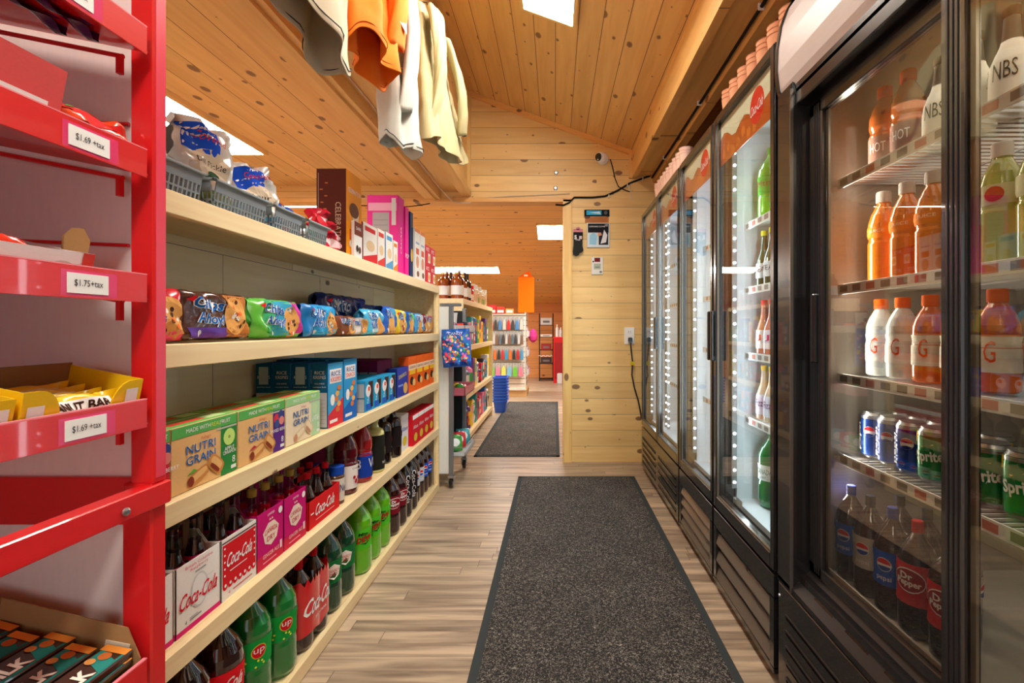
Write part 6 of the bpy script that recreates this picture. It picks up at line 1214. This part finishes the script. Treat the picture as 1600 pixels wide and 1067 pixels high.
for k in range(9):
    z = .3 + .3 * (k // 3); y = 7.56 + .12 * (k % 3); mb = MB().box(-.0, .012, -.04, .04, 0, .16, [C(236, 236, 232), C(226, 90, 170), C(190, 214, 226)][k % 3], .001).box(.012, .04, -.025, .025, .02, .11, [C(206, 206, 200), C(236, 60, 150), C(150, 190, 206)][k % 3], .004)
    o = mb.build('tool_packet', None, (-.455, y, z)); tag(o, 'small %s packet on the side of the slatwall, %s column, %s row' % (['white', 'pink', 'pale blue'][k % 3], ORD[k % 3], ['lower', 'middle', 'upper'][k // 3]), 'packet')
    MB().tube([(-.01, 0, .15), (.05, 0, .152)], .002, STEEL, 5).build('peg_hook', o)
for k, (x, c, lab) in enumerate([(-.99, (206, 40, 50), 'red and white carton on top of the slatwall gondola'), (-.86, (226, 60, 50), 'red gift carton on top of the slatwall gondola'), (-.72, (236, 150, 40), 'yellow-orange carton row end on the slatwall gondola')]):
    mb = MB(); mb.box(-.06, .06, -.05, .05, 0, .14 - .03 * k, pal(*c), .002); mb.rect(lambda u, v, o: (u, -.05 - o, v), -.05, .02, .05, .06, WHITE, 1); tag(mb.build('carton', None, (x, 7.535 - .0, 1.276)), lab, 'carton')
og = MB(); og.box(-.13, .12, -.02, .02, 0, .56, C(242, 108, 6, .4), .003).prism([(-.12, .56), (.10, .56), (.04, .66), (-.04, .62)], 1, -.015, .015, C(222, 80, 4)); og.box(-.04, .02, -.022, -.02, .575, .60, C(250, 214, 170))
tag(og.build('orange_sign', None, (-.46, 7.62, 1.30)), 'tall bright orange sign board rising above the slatwall gondola', 'sign'); MB().box(-.5, -.42, 7.61, 7.63, 1.20, 1.30, STEEL)
tag(MB().box(-.04, .04, -.02, .02, 0, .035, C(226, 222, 214), .004).box(-.03, .0, -.022, -.02, .01, .025, C(90, 90, 90)).build('exit_lamp', None, (-.30, 8.55, zf(8.55) - .04)), 'small white emergency lamp on the far ceiling above the orange sign', 'lamp')
# black ladder shelf and red cabinet
ld = tag(empty('ladder_shelf', (-.17, 9.6, 0)), 'black metal ladder shelf with white boxes near the far wall', 'shelf')
for x in (-.15, .12): MB().box(x - .01, x + .01, -.01, .01, 0, 1.35, C(36, 34, 34)).build('upright', ld)
for z in (.04, .35, .62, .88, 1.12): MB().box(-.15, .12, -.01, .22, z - .01, z, C(40, 38, 38)).build('shelf_board', ld)
for k, (z, h_, w, c, lab) in enumerate([(1.12, .14, .22, (206, 216, 222), 'pale blue white box on the highest ladder shelf'), (.88, .05, .23, (236, 236, 232), 'flat white box on the second ladder shelf'), (.62, .12, .2, (150, 30, 40), 'dark red bundle on the middle ladder shelf'), (.35, .12, .22, (60, 40, 36), 'dark box on the lower ladder shelf')]):
    tag(MB().box(-w / 2, w / 2, -.02, .16, 0, h_, pal(*c), .003).rect(lambda u, v, o: (u, -.02 - o, v), -w * .3, h_ * .3, w * .3, h_ * .6, C(120, 120, 120), 1).build('storage_box', None, (-.015 - .17, 9.6, z + .001)), lab, 'box')
wt = MB(); wt.tube([(-.14 + .028 * k, .0, .015 * math.sin(k * 2.2)) for k in range(11)], .008, WHITE, 6); tag(wt.build('wire_decoration', None, (-.20, 9.56, .50)), 'white cursive wire decoration on the ladder shelf', 'decoration')
rcb = tag(empty('red_cabinet', (.10, 9.2, 0)), 'small bright red cabinet beside the door post in the back room', 'cabinet')
MB().box(-.14, .2, .0, .3, 0, .86, C(206, 22, 30, .35), .004).build('body', rcb); MB().box(-.12, .18, -.012, 0, .08, .78, C(150, 16, 26, .35), .003).build('door', rcb); MB().box(-.15, .21, -.01, .31, .86, .885, C(226, 40, 50, .3), .003).build('top', rcb)
for k, (x, h_, c) in enumerate([(.0, .24, C(236, 236, 234)), (.07, .18, C(214, 222, 226))]): tag(MB().lathe([(0, .03), (h_ * .7, .03), (h_ * .8, .012), (h_, .012)], c, n=12).build('pump_bottle', None, (.03 + x, 9.25, .886)), ['taller white pump bottle on the red cabinet', 'shorter pale bottle on the red cabinet'][k], 'bottle')
tag(MB().box(-.05, .05, -.03, .03, 0, .2, C(206, 206, 206), .01).build('grey_bin', None, (.08, 9.1, 0)), 'small grey bin in front of the red cabinet', 'bin')
pk_ = MB().lathe([(0, .02), (.04, .06), (.1, .075), (.17, .06), (.22, .02)], C(226, 70, 150, .4), n=12); tag(pk_.build('pink_bundle', None, (-.37, 7.9, .82)), 'pink net bundle hanging beside the slatwall', 'bundle')

# ------------------------------------------------------------------ groups of like things
for o in list(COL.objects):
    if o.parent is None and 'category' in o and 'group' not in o and o.type in ('MESH', 'EMPTY'):
        p = o.location; c = o['category']
        if c in ('shelf', 'cooler', 'rack', 'cart', 'mat', 'camera', 'outlet', 'display', 'cabinet', 'sign', 'lamp', 'cord', 'bin'): continue
        if p.x > .66 and p.y < 1.39 and p.z < 1.8: w = 'in the sliding-door cooler'
        elif p.x > .66 and p.z < 1.8: w = 'in the white-lit cooler'
        elif p.x > .6: w = 'above the coolers'
        elif p.y > 7: w = 'on the slatwall and far shelf'
        elif p.y > 3.8 and p.x < -.5: w = 'on the second shelf'
        elif p.y > 3.1 and p.x < -.5: w = 'on the rolling cart'
        elif p.y < .83 and p.x < -.6: w = 'on the red rack'
        elif p.x < -.6 and p.z < 1.7 and p.z > .01: w = 'on the %s snack shelf board' % ['bottom', 'fourth', 'third', 'second', 'top'][min(4, int((p.z + .02) / .32))]
        elif c in ('cable', 'clip', 'shirt', 'packet', 'ceiling light'): w = {'cable': 'along the walls and beams', 'clip': 'holding the cable', 'shirt': 'hanging from the left beam', 'packet': 'hung on the end wall', 'ceiling light': 'in the pine ceilings'}[c]
        else: continue
        o['group'] = (c + 's ' if not c.endswith(('s', 'x')) else c + ('es ' if c.endswith('x') else ' ')) + w
